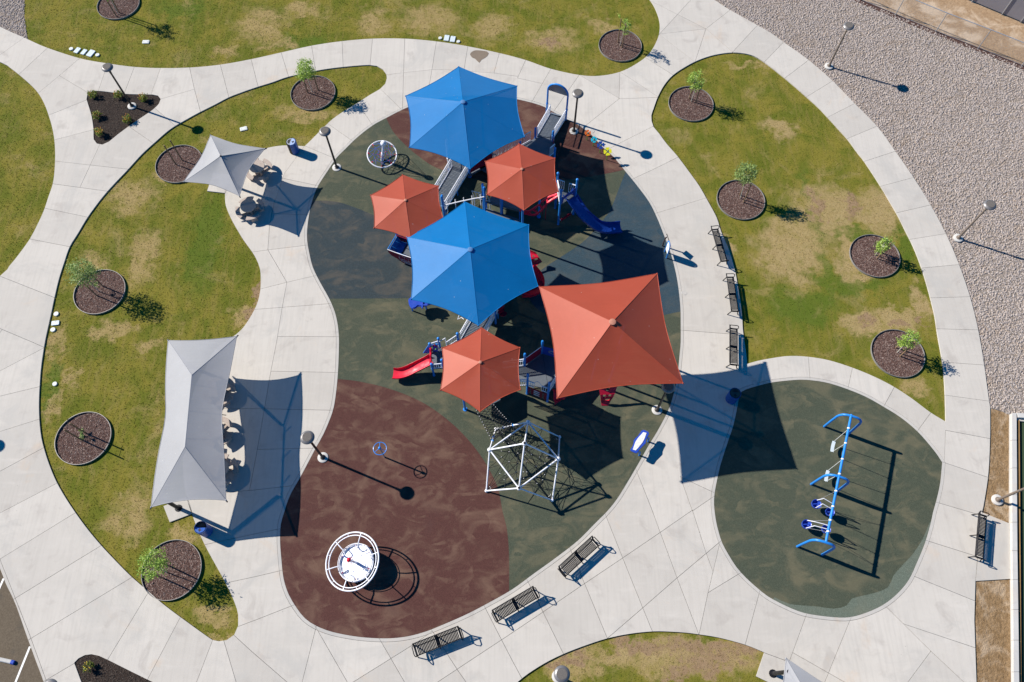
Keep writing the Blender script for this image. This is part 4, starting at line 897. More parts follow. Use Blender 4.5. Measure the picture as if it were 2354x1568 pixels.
# red arched climber from the small orange canopy's deck to the tower
def ribbon(name, label, cat, L_, R_, mat, th=.06, holes=True, legs=True):
    Lp, Rp = cr3(L_, 4), cr3(R_, 4); c = sum(Lp, Vector()) / len(Lp); root = thing(name, label, cat, (c.x, c.y, 0)); n = len(Lp)
    mb = MB()
    for pts in ([a.lerp(b, .10) for a, b in zip(Lp, Rp)], [a.lerp(b, .90) for a, b in zip(Lp, Rp)]): mb.path(pts, .085, 6, flat=.6)
    mb.build('side_rail', mat, root)
    for k in range(1, n - 1, 3 if holes else 1):
        mb = MB(); a, b = Lp[k].lerp(Rp[k], .1), Lp[k].lerp(Rp[k], .9); mb.path([a, a.lerp(b, .5) + Vector((0, 0, .02)), b], .075, 6, flat=.55); mb.build('step', mat, root)
    if legs:
        k = n // 3
        for q in (Lp[k], Rp[k]): mb = MB(); mb.tube((q.x, q.y, 0), q, .018, 6); mb.build('leg', mat, root)
    return root
ribbon('arch_climber', 'red arched step climber dipping between the small orange canopy and the slide tower', 'climber', [G(*z3(800, 425), 2.1), G(*z3(600, 500), 1.75), G(*z3(430, 640), 1.35), G(*z3(280, 730), 1.2), G(*z3(120, 720), 1.2)], [G(*z3(818, 470), 2.1), G(*z3(640, 590), 1.7), G(*z3(520, 740), 1.25), G(*z3(400, 815), 1.05), G(*z3(200, 780), 1.1)], 'red_plastic')
# red slide
rs, rp = slide('slide', 'short red slide at the left end of the play structure', [(*z5(745, 1150), 1.0), (*z5(690, 1180), .95), (*z5(600, 1225), .78), (*z5(450, 1300), .5), (*z5(310, 1365), .33), (*z5(190, 1395), .27), (*z5(95, 1392), .26)], .62, .24, 'red_plastic')
h0, h1 = G(*z5(735, 1235), 1.2), G(*z5(735, 960), 1.2)
hp = []
for k in range(15): u = k / 14; hp.append(up(h0.lerp(h1, u), 1.42 + .08 * math.sin(u * math.pi * 5)))
hp = hp + [up(h1, 1.05), up(h0.lerp(h1, .85), 1.05), up(h0.lerp(h1, .8), 1.25), up(h0.lerp(h1, .2), 1.25), up(h0.lerp(h1, .15), 1.0), up(h0, 1.0)]
mb = MB(); mb.slab(hp, .12); mb.build('entrance_hood', 'red_plastic', rs, smooth=40, bevel=.03)
S = [Vector((-4.57, 17.36, 0)), Vector((-3.95, 17.42, 0)), Vector((-4.2, 18.78, 0)), Vector((-4.72, 18.59, 0))]
sdk = thing('play_deck', 'small grey deck with ball-topped blue posts at the top of the red slide', 'play deck', (S[0] + S[2]) / 2)
deckplate(sdk, [S[0], S[1] + Vector((.6, 0, 0)), S[2] + Vector((.6, 0, 0)), S[3]], .98)
for q, h in zip(S, (1.65, 2.1, 2.05, 1.75)): post(sdk, q.x, q.y, h, ball=True)
railing([up(S[0], .98), up(S[1], .98)], .62, sdk, rail2=False); railing([up(S[2], .98), up(S[3], .98)], .75, sdk, rail2=False)
a, b = G(*z5(1000, 850), 1.75), G(*z5(1165, 740), 1.75); q = G(*z5(1185, 700), 2.0)
railing([up(a, 1.1), up(b, 1.1)], .7, sdk, rail2=False); post(sdk, q.x, q.y, 2.0, ball=True)
mb = MB(); mb.path([G(*z5(880, 835), 1.95), G(*z5(975, 775), 1.95), G(*z5(1005, 910), 1.1)], .025, 6); mb.build('grab_rail', 'white_steel', sdk)
a, b = G(*z5(700, 880), 1.5), G(*z5(600, 1030), 1.1)
mb = MB(); w_ = Vector((.32, .05, -.12)); mb.slab([a, b, b + w_, a + w_], .04); mb.build('activity_panel', 'blue_steel', sdk, smooth=0, bevel=.01)
mb = MB(); mb.path([G(*z5(735, 865), 1.7), G(*z5(810, 848), 1.7), G(*z5(840, 885), 1.7)], .03, 6); mb.build('grab_rail', 'blue_steel', sdk)
mb = MB(); mb.slab([G(*z5(760, 890), 1.5), G(*z5(850, 880), 1.5), G(*z5(855, 1000), 1.0), G(*z5(780, 1000), 1.0)], .02); mb.build('play_panel', 'royal_plastic', sdk, smooth=0)
for k, (x, y, mt) in enumerate(((800, 905, 'red_plastic'), (835, 915, 'red_plastic'), (755, 925, 'yellow_plastic'), (820, 965, 'stem_green'))): mb = MB(); mb.sphere(G(*z5(x, y), 1.5), .05, 8, 6); mb.build('activity_knob', mt, sdk)

# deck between the lower orange canopies
DK = [G(*z7(*q), 1.25) for q in ((235, 495), (585, 250), (900, 330), (1250, 600), (1000, 900), (700, 960), (330, 885), (60, 740), (60, 520))]
c = sum(DK, Vector()) / len(DK); dd = thing('play_deck', 'broad grey deck between the large and small lower orange canopies', 'play deck', (c.x, c.y, 0)); deckplate(dd, DK, 1.25, .09)
mb = MB(); mb.slab([DK[1] + Vector((0, 0, .004)), DK[5] + Vector((0, 0, .004)), DK[5] + Vector((.012, 0, .004)), DK[1] + Vector((.012, 0, .004))], .004); mb.build('deck_seam', 'black_steel', dd, smooth=0)
PP = [(.71, 17.43), (1.70, 18.20), (.86, 16.20), (2.02, 15.72)]
for q in PP: post(dd, q[0], q[1], 2.93)
V3 = lambda q, z: Vector((q[0], q[1], z))
mb = MB(); mb.slab([V3(PP[0], 1.3), V3(PP[1], 1.3), V3(PP[1], 2.2), V3(PP[0], 2.2)], .03); bpn = mb.build('barrier_panel', 'dark_red_plastic', dd, smooth=0)
mb = MB(); mb.tube(V3(PP[0], 2.22), V3(PP[1], 2.22), .02, 6); mb.build('panel_rail', 'white_steel', bpn)
e = Vector((PP[1][0] + 1.15, PP[1][1] - .42, 0))
hole = [V3(PP[1], 1.3), up(e, 1.3), up(e, 2.15), up(V3(PP[1], 0).lerp(e, .5), 2.3), V3(PP[1], 2.2)]
mb = MB(); mb.slab(hole, .05); mb.build('window_panel', 'royal_plastic', dd, smooth=0, bevel=.015)
mb = MB(); wc = up(V3(PP[1], 0).lerp(e, .55), 1.85); nx = (e - V3(PP[1], 0)).normalized(); mb.path([wc + nx * .26 * math.cos(k * math.pi / 8) + Vector((0, 0, .17 * math.sin(k * math.pi / 8))) + Vector((-nx.y * -.0, 0, 0)) for k in range(16)], .045, 8, True); mb.build('window_ring', 'grey_steel', dd)
mb = MB(); mb.slab([V3(PP[2], .18), V3(PP[3], .18), V3(PP[3], 1.12), V3(PP[2], 1.12)], .03); fp = mb.build('front_panel', 'dark_red_plastic', dd, smooth=0)
nf = (V3(PP[3], 0) - V3(PP[2], 0)).normalized(); no = Vector((nf.y, -nf.x, 0))
for r_ in range(3):
    mb = MB(); cq = V3(PP[2], .92 - .27 * r_) + nf * .58 + no * .025; mb.slab([cq - nf * .18 + Vector((0, 0, .03)), cq - nf * .05 + Vector((0, 0, .07)), cq + nf * .18 + Vector((0, 0, .03)), cq + nf * .18 - Vector((0, 0, .05)), cq - nf * .16 - Vector((0, 0, .06))], .015); mb.build('cloud_cutout', 'white_plastic', fp, smooth=0)
    for s_ in (.2, .98): mb = MB(); mb.box(V3(PP[2], .90 - .27 * r_) + nf * s_ + no * .025, (.1, .02, .14), Matrix.Rotation(math.atan2(nf.y, nf.x), 3, 'Z')); mb.build('game_tile', 'hub_green', fp, smooth=0)
railing([V3(PP[2], 1.25) + nf * .06, V3(PP[2], 1.25) + nf * .40], .75, dd, rail2=False); railing([V3(PP[3], 1.25) - nf * .40, V3(PP[3], 1.25) - nf * .06], .75, dd, rail2=False)
mb = MB(); mb.path([V3(PP[2], 1.3) + nf * (.40 + .42 * k / 8) + Vector((0, 0, .75 + .35 * math.sin(math.pi * k / 8))) for k in range(9)], .02, 6); mb.build('arch_rail', 'white_steel', dd)
q2 = up(G(*z7(850, 720), 2.1), 1.25); railing([V3(PP[3], 1.25), q2], .85, dd, rail2=False)
railing([V3((-.5, 17.25), 1.25), V3(PP[0], 1.25)], .92, dd); railing([V3((-.5, 16.15), 1.25), V3(PP[2], 1.25)], .92, dd)
# red wall climbers
def holed(name, label, quad, holes, mat='red_plastic', th=.06, rows=9, cols=5):
    "curved plate climber with real openings"
    c = sum(quad, Vector()) / 4; root = thing(name, label, 'climber', (c.x, c.y, 0)); mb = MB(); idx = {}
    A_, B_, C_, D_ = quad; nrm = (B_ - A_).cross(D_ - A_).normalized()
    def pt(u, v): return A_.lerp(B_, u).lerp(D_.lerp(C_, u), v) + nrm * .06 * math.sin(v * 9)
    for i in range(rows):
        for k in range(cols):
            if (i, k) in holes: continue
            q = [pt(k / cols, i / rows), pt((k + 1) / cols, i / rows), pt((k + 1) / cols, (i + 1) / rows), pt(k / cols, (i + 1) / rows)]
            mb.slab(q, th, nrm)
    mb.build('climbing_plate', mat, root, smooth=0); return root
w1 = holed('wall_climber', 'dark red wall climber at the front corner of the large orange canopy', [G(*z7(790, 965), 1.2), G(*z7(1090, 1100), .9), G(*z7(940, 1190), .25), G(*z7(828, 1278), .02)], {(2, 1), (2, 3), (4, 2), (6, 1), (6, 3)}, 'red_plastic')
w2 = holed('wall_climber', 'tapering red wall climber with oval holes in front of the large orange canopy', [G(*z7(1690, 880), 1.35), G(*z7(2090, 850), 1.35), G(*z7(1885, 1285), .02), G(*z7(1745, 1288), .02)], {(2, 2), (1, 2), (4, 1), (4, 3), (6, 2), (6, 3)}, 'red_plastic')
# red curved slide and climber at the right of the middle blue canopy
w3 = holed('wall_climber', 'red pod climber sticking out right of the middle blue canopy', [G(*z6(300, 180), 1.1), G(*z6(480, 260), 1.0), G(*z6(620, 460), .5), G(*z6(420, 590), .4)], {(3, 2), (5, 2), (5, 3)}, 'red_plastic')
slide('slide', 'red curved slide half hidden between the middle blue and large orange canopies', [(*z6(380, 620), 1.2), (*z6(470, 720), 1.1), (*z6(530, 800), .95), (*z6(560, 900), .75), (*z6(540, 1030), .55), (*z6(400, 1110), .4), (*z6(200, 1130), .32)], .6, .3, 'red_plastic')
# blue moulded climber at lower left of the middle canopy
bc = G(*z5(470, 200), .6); bl = thing('pod_climber', 'royal blue moulded climber peeking out lower left of the middle blue canopy', 'climber', (bc.x, bc.y, 0))
prof = [G(*z5(*q), .75) for q in ((375, 95), (355, 130), (362, 200), (385, 250), (430, 285), (480, 270), (520, 235), (600, 250), (680, 220), (760, 200), (700, 100), (560, 60), (440, 70))]
mb = MB(); mb.slab(prof, .16, Vector((0, 0, 1))); mb.build('body', 'royal_plastic', bl, smooth=40, bevel=.05)
mb = MB(); mb.box(G(*z5(592, 210), .86), (.1, .5, .08)); mb.box(G(*z5(640, 215), .85), (.3, .1, .07)); mb.build('grip', 'royal_plastic', bl, bevel=.015)
for q in ((400, 220), (640, 190)): e = G(*z5(*q), .7); mb = MB(); mb.tube((e.x, e.y, 0), e, .05, 8); mb.build('leg', 'blue_steel', bl)
mb = MB(); mb.path([G(*z5(1210, 395), 1.3), G(*z5(1190, 455), 1.0), G(*z5(1255, 425), 1.0), G(*z5(1290, 455), 1.0)], .025, 6); mb.build('grab_rail', 'white_steel', dB)
q = G(*z5(1835, 530)); lp_ = thing('leaf_climber', 'dark red leaf-shaped stepping climber right of the short ramp', 'climber', (q.x + .8, q.y + .6, 0))
mb = MB(); mb.tube((q.x, q.y, 0), (q.x, q.y, 2.2), .06, 10); mb.build('post', 'blue_steel', lp_)
for (x, y, z, r_) in ((1900, 290, 1.0, .30), (1960, 360, .75, .24), (1925, 240, 1.2, .22)):
    e = G(*z5(x, y), z); mb = MB(); mb.slab([e + Vector((r_ * math.cos(k * .7), r_ * .75 * math.sin(k * .7), .05 * math.cos(k * 1.4))) for k in range(9)], .06, Vector((0, 0, 1))); mb.build('leaf_step', 'dark_red_plastic', lp_, bevel=.01)
# boat
b0, b1 = G(*z4(335, 1105), 1.15), G(*z4(1430, 1490), 1.15)      # near gunwale
b2 = G(*z4(725, 455), 1.15); wv = b2 - b0
bt = thing('play_boat', 'dark red toy boat with blue perforated benches beside the middle blue canopy', 'play boat', ((b0 + b1) / 2 + wv / 2 - Vector((0, 0, 1.15))))
dl = b1 - b0; ext = 1.35
side = []
for u in (0, .25, .5, .75, 1.0): side.append(b0 + dl * u * ext + Vector((0, 0, -.03 * math.sin(u * math.pi * 1.5))))
low = [b0 + dl * ext + Vector((0, 0, -.95)), b0 + dl * .55 + Vector((0, 0, -.98)), b0 + dl * .36 + Vector((0, 0, -.72)), b0 + dl * .12 + Vector((0, 0, -.55)), b0 + dl * .02 + Vector((0, 0, -.28))]
mb = MB(); mb.slab(side + low, .035); hs = mb.build('hull_side', 'dark_red_plastic', bt, smooth=0)
mb = MB(); mb.path([p + Vector((0, 0, .015)) for p in side], .025, 6); mb.build('white_trim', 'white_plastic', hs)
mb = MB(); mb.slab([p + wv for p in side + low], .035); mb.build('hull_side', 'dark_red_plastic', bt, smooth=0)
mb = MB(); mb.path([b0 + wv * .02, b0 + wv * .98], .03, 6); mb.build('bow_rail', 'blue_steel', bt)
mb = MB(); ib = b0 + dl * .36 + wv * .03 + Vector((0, 0, -.05)); mb.path([ib, b0 + dl * ext * .98 + wv * .03 + Vector((0, 0, -.06))], .03, 6); mb.build('inner_rail', 'blue_steel', bt)
mb = MB(); s_a = b0 + dl * .16 + Vector((0, 0, -.5)); s_b = b0 + dl * .42 + Vector((0, 0, -.5)); mb.slab([s_a + wv * .03, s_b + wv * .03, s_b + wv * .97, s_a + wv * .97], .03); mb.build('bench_seat', 'blue_steel', bt, smooth=0)
mb = MB(); s_c = b0 + dl * .04 + Vector((0, 0, -.08)); mb.slab([s_a + wv * .03, s_c + wv * .03, s_c + wv * .97, s_a + wv * .97], .03); mb.build('bench_back', 'blue_steel', bt, smooth=0)
for k in (.30, .68): mb = MB(); mb.path([s_c + wv * k + Vector((0, 0, .02)), s_a.lerp(s_b, .5) + wv * k + Vector((0, 0, .32)), s_b + wv * k + Vector((0, 0, .02))], .02, 6); mb.build('bench_arm', 'blue_steel', bt)
mb = MB(); f_a = b0 + dl * .36 + Vector((0, 0, -.86)); f_b = b0 + dl * ext + Vector((0, 0, -.86)); mb.slab([f_a, f_b, f_b + wv, f_a + wv], .05); mb.build('floor', 'deck_grey', bt, smooth=0)
def letters(txt, size, M, mat, parent, name='lettering'):
    cu = bpy.data.curves.new(name, 'FONT'); cu.body = txt; cu.size = size; cu.extrude = .002; cu.materials.append(MATS[mat])
    tmp = bpy.data.objects.new('tmp_text', cu); COL.objects.link(tmp); dg = bpy.context.evaluated_depsgraph_get(); me = bpy.data.meshes.new_from_object(tmp.evaluated_get(dg)); bpy.data.objects.remove(tmp)
    me.transform(M); o = link(name, me, parent); return o
xd = dl.normalized(); on = Vector((xd.y, -xd.x, 0)).normalized(); zu = on.cross(xd) * -1
zu = xd.cross(on) * -1 if (xd.cross(on) * -1).z > 0 else xd.cross(on)
for k, (tx, u, dz) in enumerate((('MICHAEL BERN', .50, -.80), ('MEMORIAL', .62, -.92))):
    o_ = b0 + dl * u + on * .022 + Vector((0, 0, dz)); letters(tx, .13, Matrix(((xd.x, zu.x, on.x, o_.x), (xd.y, zu.y, on.y, o_.y), (xd.z, zu.z, on.z, o_.z), (0, 0, 0, 1))), 'white_plastic', hs)
mb = MB(); oo = b0 + dl * .46 + on * .022 + Vector((0, 0, -.2))
for (u0, v0, u1, v1) in ((0, 0, .95, 0), (0, -.35, .95, -.35), (0, 0, 0, -.5), (.35, 0, .35, -.35), (.62, -.05, .62, -.5), (.2, -.5, .9, -.5)): mb.tube(oo + xd * u0 + Vector((0, 0, v0)), oo + xd * u1 + Vector((0, 0, v1)), .006, 4)
mb.path([oo + xd * (.2 + .13 * math.cos(k * .6)) + Vector((0, 0, -.42 + .1 * math.sin(k * .6)))  for k in range(10)], .006, 4); mb.build('engraved_drawing', 'white_plastic', hs)
# ------------------------------------------------------------------ climbing dome and net
NB = {k: G(*z8(*p), h) for k, p, h in (('n0', (890, 395), 1.7), ('n4', (452, 712), 1.7), ('n6', (787, 1150), 1.7), ('n5', (1235, 815), 1.7), ('n1', (522, 475), .05), ('n2', (1250, 565), .05), ('n7', (415, 1180), .05), ('n8', (1167, 1288), .05), ('n3', (850, 640), 3.45))}
dm = thing('climbing_dome', 'white steel climbing frame with black rope web inside', 'climbing frame', (.62, 12.03, 0))
for a, b in ('n3 n0', 'n3 n4', 'n3 n5', 'n3 n6', 'n0 n4', 'n4 n6', 'n6 n5', 'n5 n0', 'n0 n1', 'n4 n1', 'n0 n2', 'n5 n2', 'n4 n7', 'n6 n7', 'n6 n8', 'n5 n8') if False else [s.split() for s in ('n3 n0', 'n3 n4', 'n3 n5', 'n3 n6', 'n0 n4', 'n4 n6', 'n6 n5', 'n5 n0', 'n0 n1', 'n4 n1', 'n0 n2', 'n5 n2', 'n4 n7', 'n6 n7', 'n6 n8', 'n5 n8')]:
    mb = MB(); mb.tube(NB[a], NB[b], .043, 10); mb.build('strut', 'white_steel', dm)
for k, q in NB.items():
    mb = MB(); mb.sphere(q, .125 if k in ('n0', 'n3', 'n4', 'n5', 'n6') else .095, 16, 10); mb.build('ball_joint', 'white_steel', dm)
for k in ('n3', 'n6'): mb = MB(); mb.lathe([(.07, .0), (.06, .02)], 12, NB[k] + Vector((0, 0, .11))); mb.build('joint_cap', 'black_steel', dm)
q = random.Random(11); mb = MB(); clamps = MB()
cen = Vector((.62, 12.03, 1.25)); keys = list(NB)
ring = [cen + Vector((.85 * math.cos(a), .85 * math.sin(a), q.uniform(-.5, .6))) for a in [k * 2 * math.pi / 9 for k in range(9)]] + [cen + Vector((.4 * math.cos(a), .4 * math.sin(a), q.uniform(-.4, .8))) for a in [k * 2 * math.pi / 5 for k in range(5)]]
mids = [NB[a].lerp(NB[b], t_) for a, b in (('n4', 'n7'), ('n6', 'n7'), ('n6', 'n8'), ('n5', 'n8'), ('n0', 'n2'), ('n5', 'n2'), ('n0', 'n1'), ('n4', 'n1')) for t_ in (.45,)]
mids += [up(v, .03) for v in (NB['n7'].lerp(cen, .3), NB['n8'].lerp(cen, .3), NB['n1'].lerp(cen, .3), NB['n2'].lerp(cen, .3))]
for k in keys:
    for t_ in sorted(ring, key=lambda v: (v - NB[k]).length)[:4]: mb.path([NB[k], NB[k].lerp(t_, .5) - Vector((0, 0, .03)), t_], .013, 4)
for m_ in mids:
    for t_ in sorted(ring, key=lambda v: (v - m_).length)[:2]: mb.path([m_, t_], .013, 4)
for i, a in enumerate(ring):
    for t_ in sorted(ring, key=lambda v: (v - a).length)[1:5]: mb.path([a, t_], .013, 4)
mb.build('rope_web', 'rope_black', dm)
for a in ring: clamps.sphere(a, .026, 6, 4)
for k in keys:
    for t_ in sorted(ring, key=lambda v: (v - NB[k]).length)[:3]: clamps.sphere(NB[k].lerp(t_, .14), .022, 6, 4); clamps.sphere(NB[k].lerp(t_, .6), .022, 6, 4)
clamps.build('rope_clamp', 'white_plastic', dm)
# rope net from the deck down to the dome
A_, B_ = G(*z8(285, 225), 1.25), G(*z8(480, 175), 1.3); C_, D_ = NB['n4'].lerp(NB['n1'], .42), NB['n0'].lerp(NB['n1'], .45)
rn = thing('rope_net', 'black rope net bridge with white clamps between small orange canopy and climbing dome', 'rope net', ((A_ + C_) / 2 - Vector((0, 0, (A_.z + C_.z) / 2)))); mb = MB(); cl = MB()
def npt(u, v): p_ = A_.lerp(B_, u).lerp(C_.lerp(D_, u), v); p_.z -= .35 * math.sin(math.pi * v) * (1 - .5 * abs(2 * u - 1)); return p_
for u in (0, 1): mb.path([npt(u, k / 12) for k in range(13)], .022, 4)
for k in range(13):
    for s_ in (0, 1):
        mb.path([npt(s_, k / 12), npt(.5, min(1, (k + 1.5) / 12)) if k < 11 else npt(.5, 1), npt(1 - s_, min(1, (k + 3) / 12))], .017, 4)
    for u in (0, 1): cl.sphere(npt(u, k / 12), .026, 6, 4)
    if k < 11: cl.sphere(npt(.5, (k + 1.5) / 12), .02, 6, 4)
mb.path([npt(u / 4, 0) for u in range(5)], .014, 4)
mb.build('net', 'rope_black', rn); cl.build('rope_clamp', 'white_plastic', rn)
for v in (C_, D_, NB['n4'].lerp(NB['n1'], .62), NB['n0'].lerp(NB['n1'], .75)): mb = MB(); mb.lathe([(.07, -.05), (.07, .05)], 10, v); mb.build('clamp_collar', 'blue_steel', rn)

# ------------------------------------------------------------------ tilted merry-go-round
mg = thing('merry_go_round', 'tilted white merry-go-round with outer hoop and red ball on its post', 'merry-go-round', (-8.08, 6.58, 0))
tm = Matrix.Rotation(R(-15), 3, 'Y'); c0 = Vector((-8.13, 6.60, .55))
def loc(v): return c0 + tm @ Vector(v)
mb = MB(); mb.lathe([(1e-6, -.04), (.95, -.04), (.99, 0), (.99, .03), (.90, .03), (1e-6, .035)], 48, c0, tm); mb.build('platform', 'white_steel', mg)
for r_, z_, w_ in ((.93, .10, .028), (.96, .20, .02)): mb = MB(); mb.path([loc((r_ * math.cos(k * math.pi / 24), r_ * math.sin(k * math.pi / 24), z_)) for k in range(48)], w_, 8, True); mb.build('foot_rail', 'white_steel', mg)
mb = MB()
for k in range(90):
    a = k * 2.4; r_ = .82 * math.sqrt((k + .5) / 90); mb.sphere(loc((r_ * math.cos(a), r_ * math.sin(a), .036)), .012, 6, 4)
st = mb.build('tread_studs', 'white_steel', mg)
for r_, w_, z_ in ((1.47, .042, .52), (1.32, .028, .50)): mb = MB(); mb.path([loc((r_ * math.cos(k * math.pi / 40), r_ * math.sin(k * math.pi / 40), z_)) for k in range(80)], w_, 10, True); mb.build('hoop', 'white_steel', mg)
for k in range(6):
    a = R(15 + 60 * k); d = (math.cos(a), math.sin(a)); e = (math.cos(a + .30), math.sin(a + .30))
    mb = MB(); mb.path([loc((1.47 * d[0], 1.47 * d[1], .52)), loc((1.0 * d[0], 1.0 * d[1], .50)), loc((.78 * d[0], .78 * d[1], .42)), loc((.68 * (d[0] + e[0]) / 2, .68 * (d[1] + e[1]) / 2, .33)), loc((.76 * e[0], .76 * e[1], .25)), loc((.92 * e[0], .92 * e[1], .1))], .030, 8); mb.build('arm', 'white_steel', mg)
    a2 = a + R(30); mb = MB(); mb.tube(loc((1.32 * math.cos(a2), 1.32 * math.sin(a2), .5)), loc((1.46 * math.cos(a2), 1.46 * math.sin(a2), .52)), .016, 6); mb.build('spacer', 'white_steel', mg)
    mb = MB(); a3 = a + R(20); mb.tube(loc((.92 * math.cos(a3), .92 * math.sin(a3), .08)), loc((.03, .0, .80)), .010, 5); mb.build('cable', 'rope_blue', mg)
    mb = MB(); A1, A2 = loc((.92 * math.cos(a3), .92 * math.sin(a3), .08)), loc((.03, 0, .80)); mb.tube(A1.lerp(A2, .02), A1.lerp(A2, .13), .018, 6); mb.tube(A1.lerp(A2, .80), A1.lerp(A2, .90), .018, 6); mb.build('cable_sleeve', 'red_plastic', mg)
mb = MB(); mb.tube(loc((0, 0, .03)), loc((0, 0, .85)), .075, 14); mb.build('centre_post', 'white_steel', mg)
mb = MB(); mb.sphere(loc((0, 0, .92)), .115, 18, 12); mb.build('ball_cap', 'red_plastic', mg)
mb = MB(); mb.tube((c0.x, c0.y, 0), loc((0, 0, -.03)), .16, 14); mb.build('pedestal', 'grey_steel', mg)

# ------------------------------------------------------------------ rope spinner by the upper left
sp = thing('rope_spinner', 'white hoop spinner with blue and red rope web and white ball-topped mast', 'rope spinner', (-8.66, 33.0, 0))
tr = Matrix.Rotation(R(12), 3, 'X') @ Matrix.Rotation(R(6), 3, 'Y'); rc = Vector((-8.58, 32.98, .62)); tp = Vector((-8.24, 32.68, 2.08)); bs_ = Vector((-8.66, 33.01, 0))
def sl_(v): return rc + tr @ Vector(v)
mb = MB(); mb.path([sl_((.96 * math.cos(k * math.pi / 28), .96 * math.sin(k * math.pi / 28), 0)) for k in range(56)], .045, 10, True); mb.build('hoop', 'white_steel', sp)
mb = MB(); mb.tube(bs_, bs_.lerp(tp, .42), .12, 14); mb.tube(bs_.lerp(tp, .42), tp, .085, 14); mb.build('mast', 'white_steel', sp)
mb = MB(); mb.sphere(tp, .20, 18, 12); mb.build('ball_cap', 'white_steel', sp)
mb = MB(); cl = MB(); ax_ = bs_.lerp(tp, .30)
for k in range(8):
    a = k * math.pi / 4; o_ = sl_((.95 * math.cos(a), .95 * math.sin(a), 0)); mb.tube(o_, tp, .012, 5); cl.tube(o_.lerp(tp, .02), o_.lerp(tp, .10), .02, 6)
    mb.tube(o_, ax_, .012, 5); cl.tube(o_.lerp(ax_, .06), o_.lerp(ax_, .16), .02, 6); cl.tube(o_.lerp(ax_, .75), o_.lerp(ax_, .85), .02, 6)
    for f_ in (.38, .66): mb.tube(o_.lerp(ax_, f_), sl_((.95 * math.cos(a + math.pi / 4), .95 * math.sin(a + math.pi / 4), 0)).lerp(ax_, f_), .012, 5); cl.sphere(o_.lerp(ax_, f_), .03, 6, 4)
    mb.tube(sl_((.95 * math.cos(a + .39), .95 * math.sin(a + .39), 0)), o_.lerp(ax_, .38), .012, 5)
mb.build('rope_web', 'rope_blue', sp); cl.build('rope_sleeve', 'red_plastic', sp)

# blue wheel on a post
wp = Vector((-7.14, 12.43, 0)); wt = Vector((-7.16, 12.45, 1.58)); wh = thing('wheel_post', 'blue spoked hand wheel on a thin grey post in the brown rubber', 'spinner', wp)
mb = MB(); mb.tube(wp, wt, .045, 12); mb.build('post', 'galvanised', wh)
mb = MB(); mb.path([wt + Vector((.355 * math.cos(k * math.pi / 16), .355 * math.sin(k * math.pi / 16), -.03)) for k in range(32)], .022, 8, True); mb.build('rim', 'blue_steel', wh)
for k in range(3): a = R(95 + 120 * k); mb = MB(); mb.path([wt + Vector((0, 0, .06)), wt + Vector((.2 * math.cos(a), .2 * math.sin(a), .02)), wt + Vector((.35 * math.cos(a), .35 * math.sin(a), -.03))], .016, 6); mb.build('spoke', 'blue_steel', wh)
mb = MB(); mb.sphere(wt + Vector((0, 0, .09)), .085, 14, 10); mb.build('ball_cap', 'blue_steel', wh)

# ------------------------------------------------------------------ swing set
sw = thing('swing_frame', 'blue tubular three-arch swing frame on green rubber', 'swing frame', (17.0, 10.6, 0))
bN, bS = Vector((18.30, 13.97, 2.34)), Vector((15.79, 7.31, 2.34)); bd_ = (bS - bN).normalized(); px_ = Vector((-bd_.y, bd_.x, 0)) * (1 if -bd_.y > 0 else -1)
if px_.x < 0: px_ = -px_
mb = MB(); mb.tube(bN - bd_ * .05, bS + bd_ * .05, .068, 14); mb.build('beam', 'blue_steel', sw)
for k, (l_, r_) in enumerate((((17.72, 14.14), (19.02, 13.70)), ((16.43, 10.81), (17.72, 10.38)), ((15.13, 7.45), (16.38, 7.02)))):
    Lf, Rf = Vector((*l_, 0)), Vector((*r_, 0)); d = Rf - Lf; P = [Lf, Lf + d * .02 + Vector((0, 0, 1.0)), Lf + d * .05 + Vector((0, 0, 1.80)), Lf + d * .09 + Vector((0, 0, 2.03)), Lf + d * .17 + Vector((0, 0, 2.22)), Lf + d * .30 + Vector((0, 0, 2.32)), Lf + d * .5 + Vector((0, 0, 2.34)), Lf + d * .70 + Vector((0, 0, 2.32)), Lf + d * .84 + Vector((0, 0, 2.20)), Lf + d * .92 + Vector((0, 0, 2.0)), Lf + d * .96 + Vector((0, 0, 1.75)), Lf + d * .98 + Vector((0, 0, 1.0)), Rf]
    mb = MB(); mb.path(P, .066, 12); mb.build('arch_leg', 'blue_steel', sw)
for u in (.11, .235, .365, .485, .62, .74, .845, .955 if False else .93): mb = MB(); q_ = bN.lerp(bS, u); mb.tube(q_ - bd_ * .035, q_ + bd_ * .035, .082, 12); mb.build('beam_clamp', 'white_steel', sw)
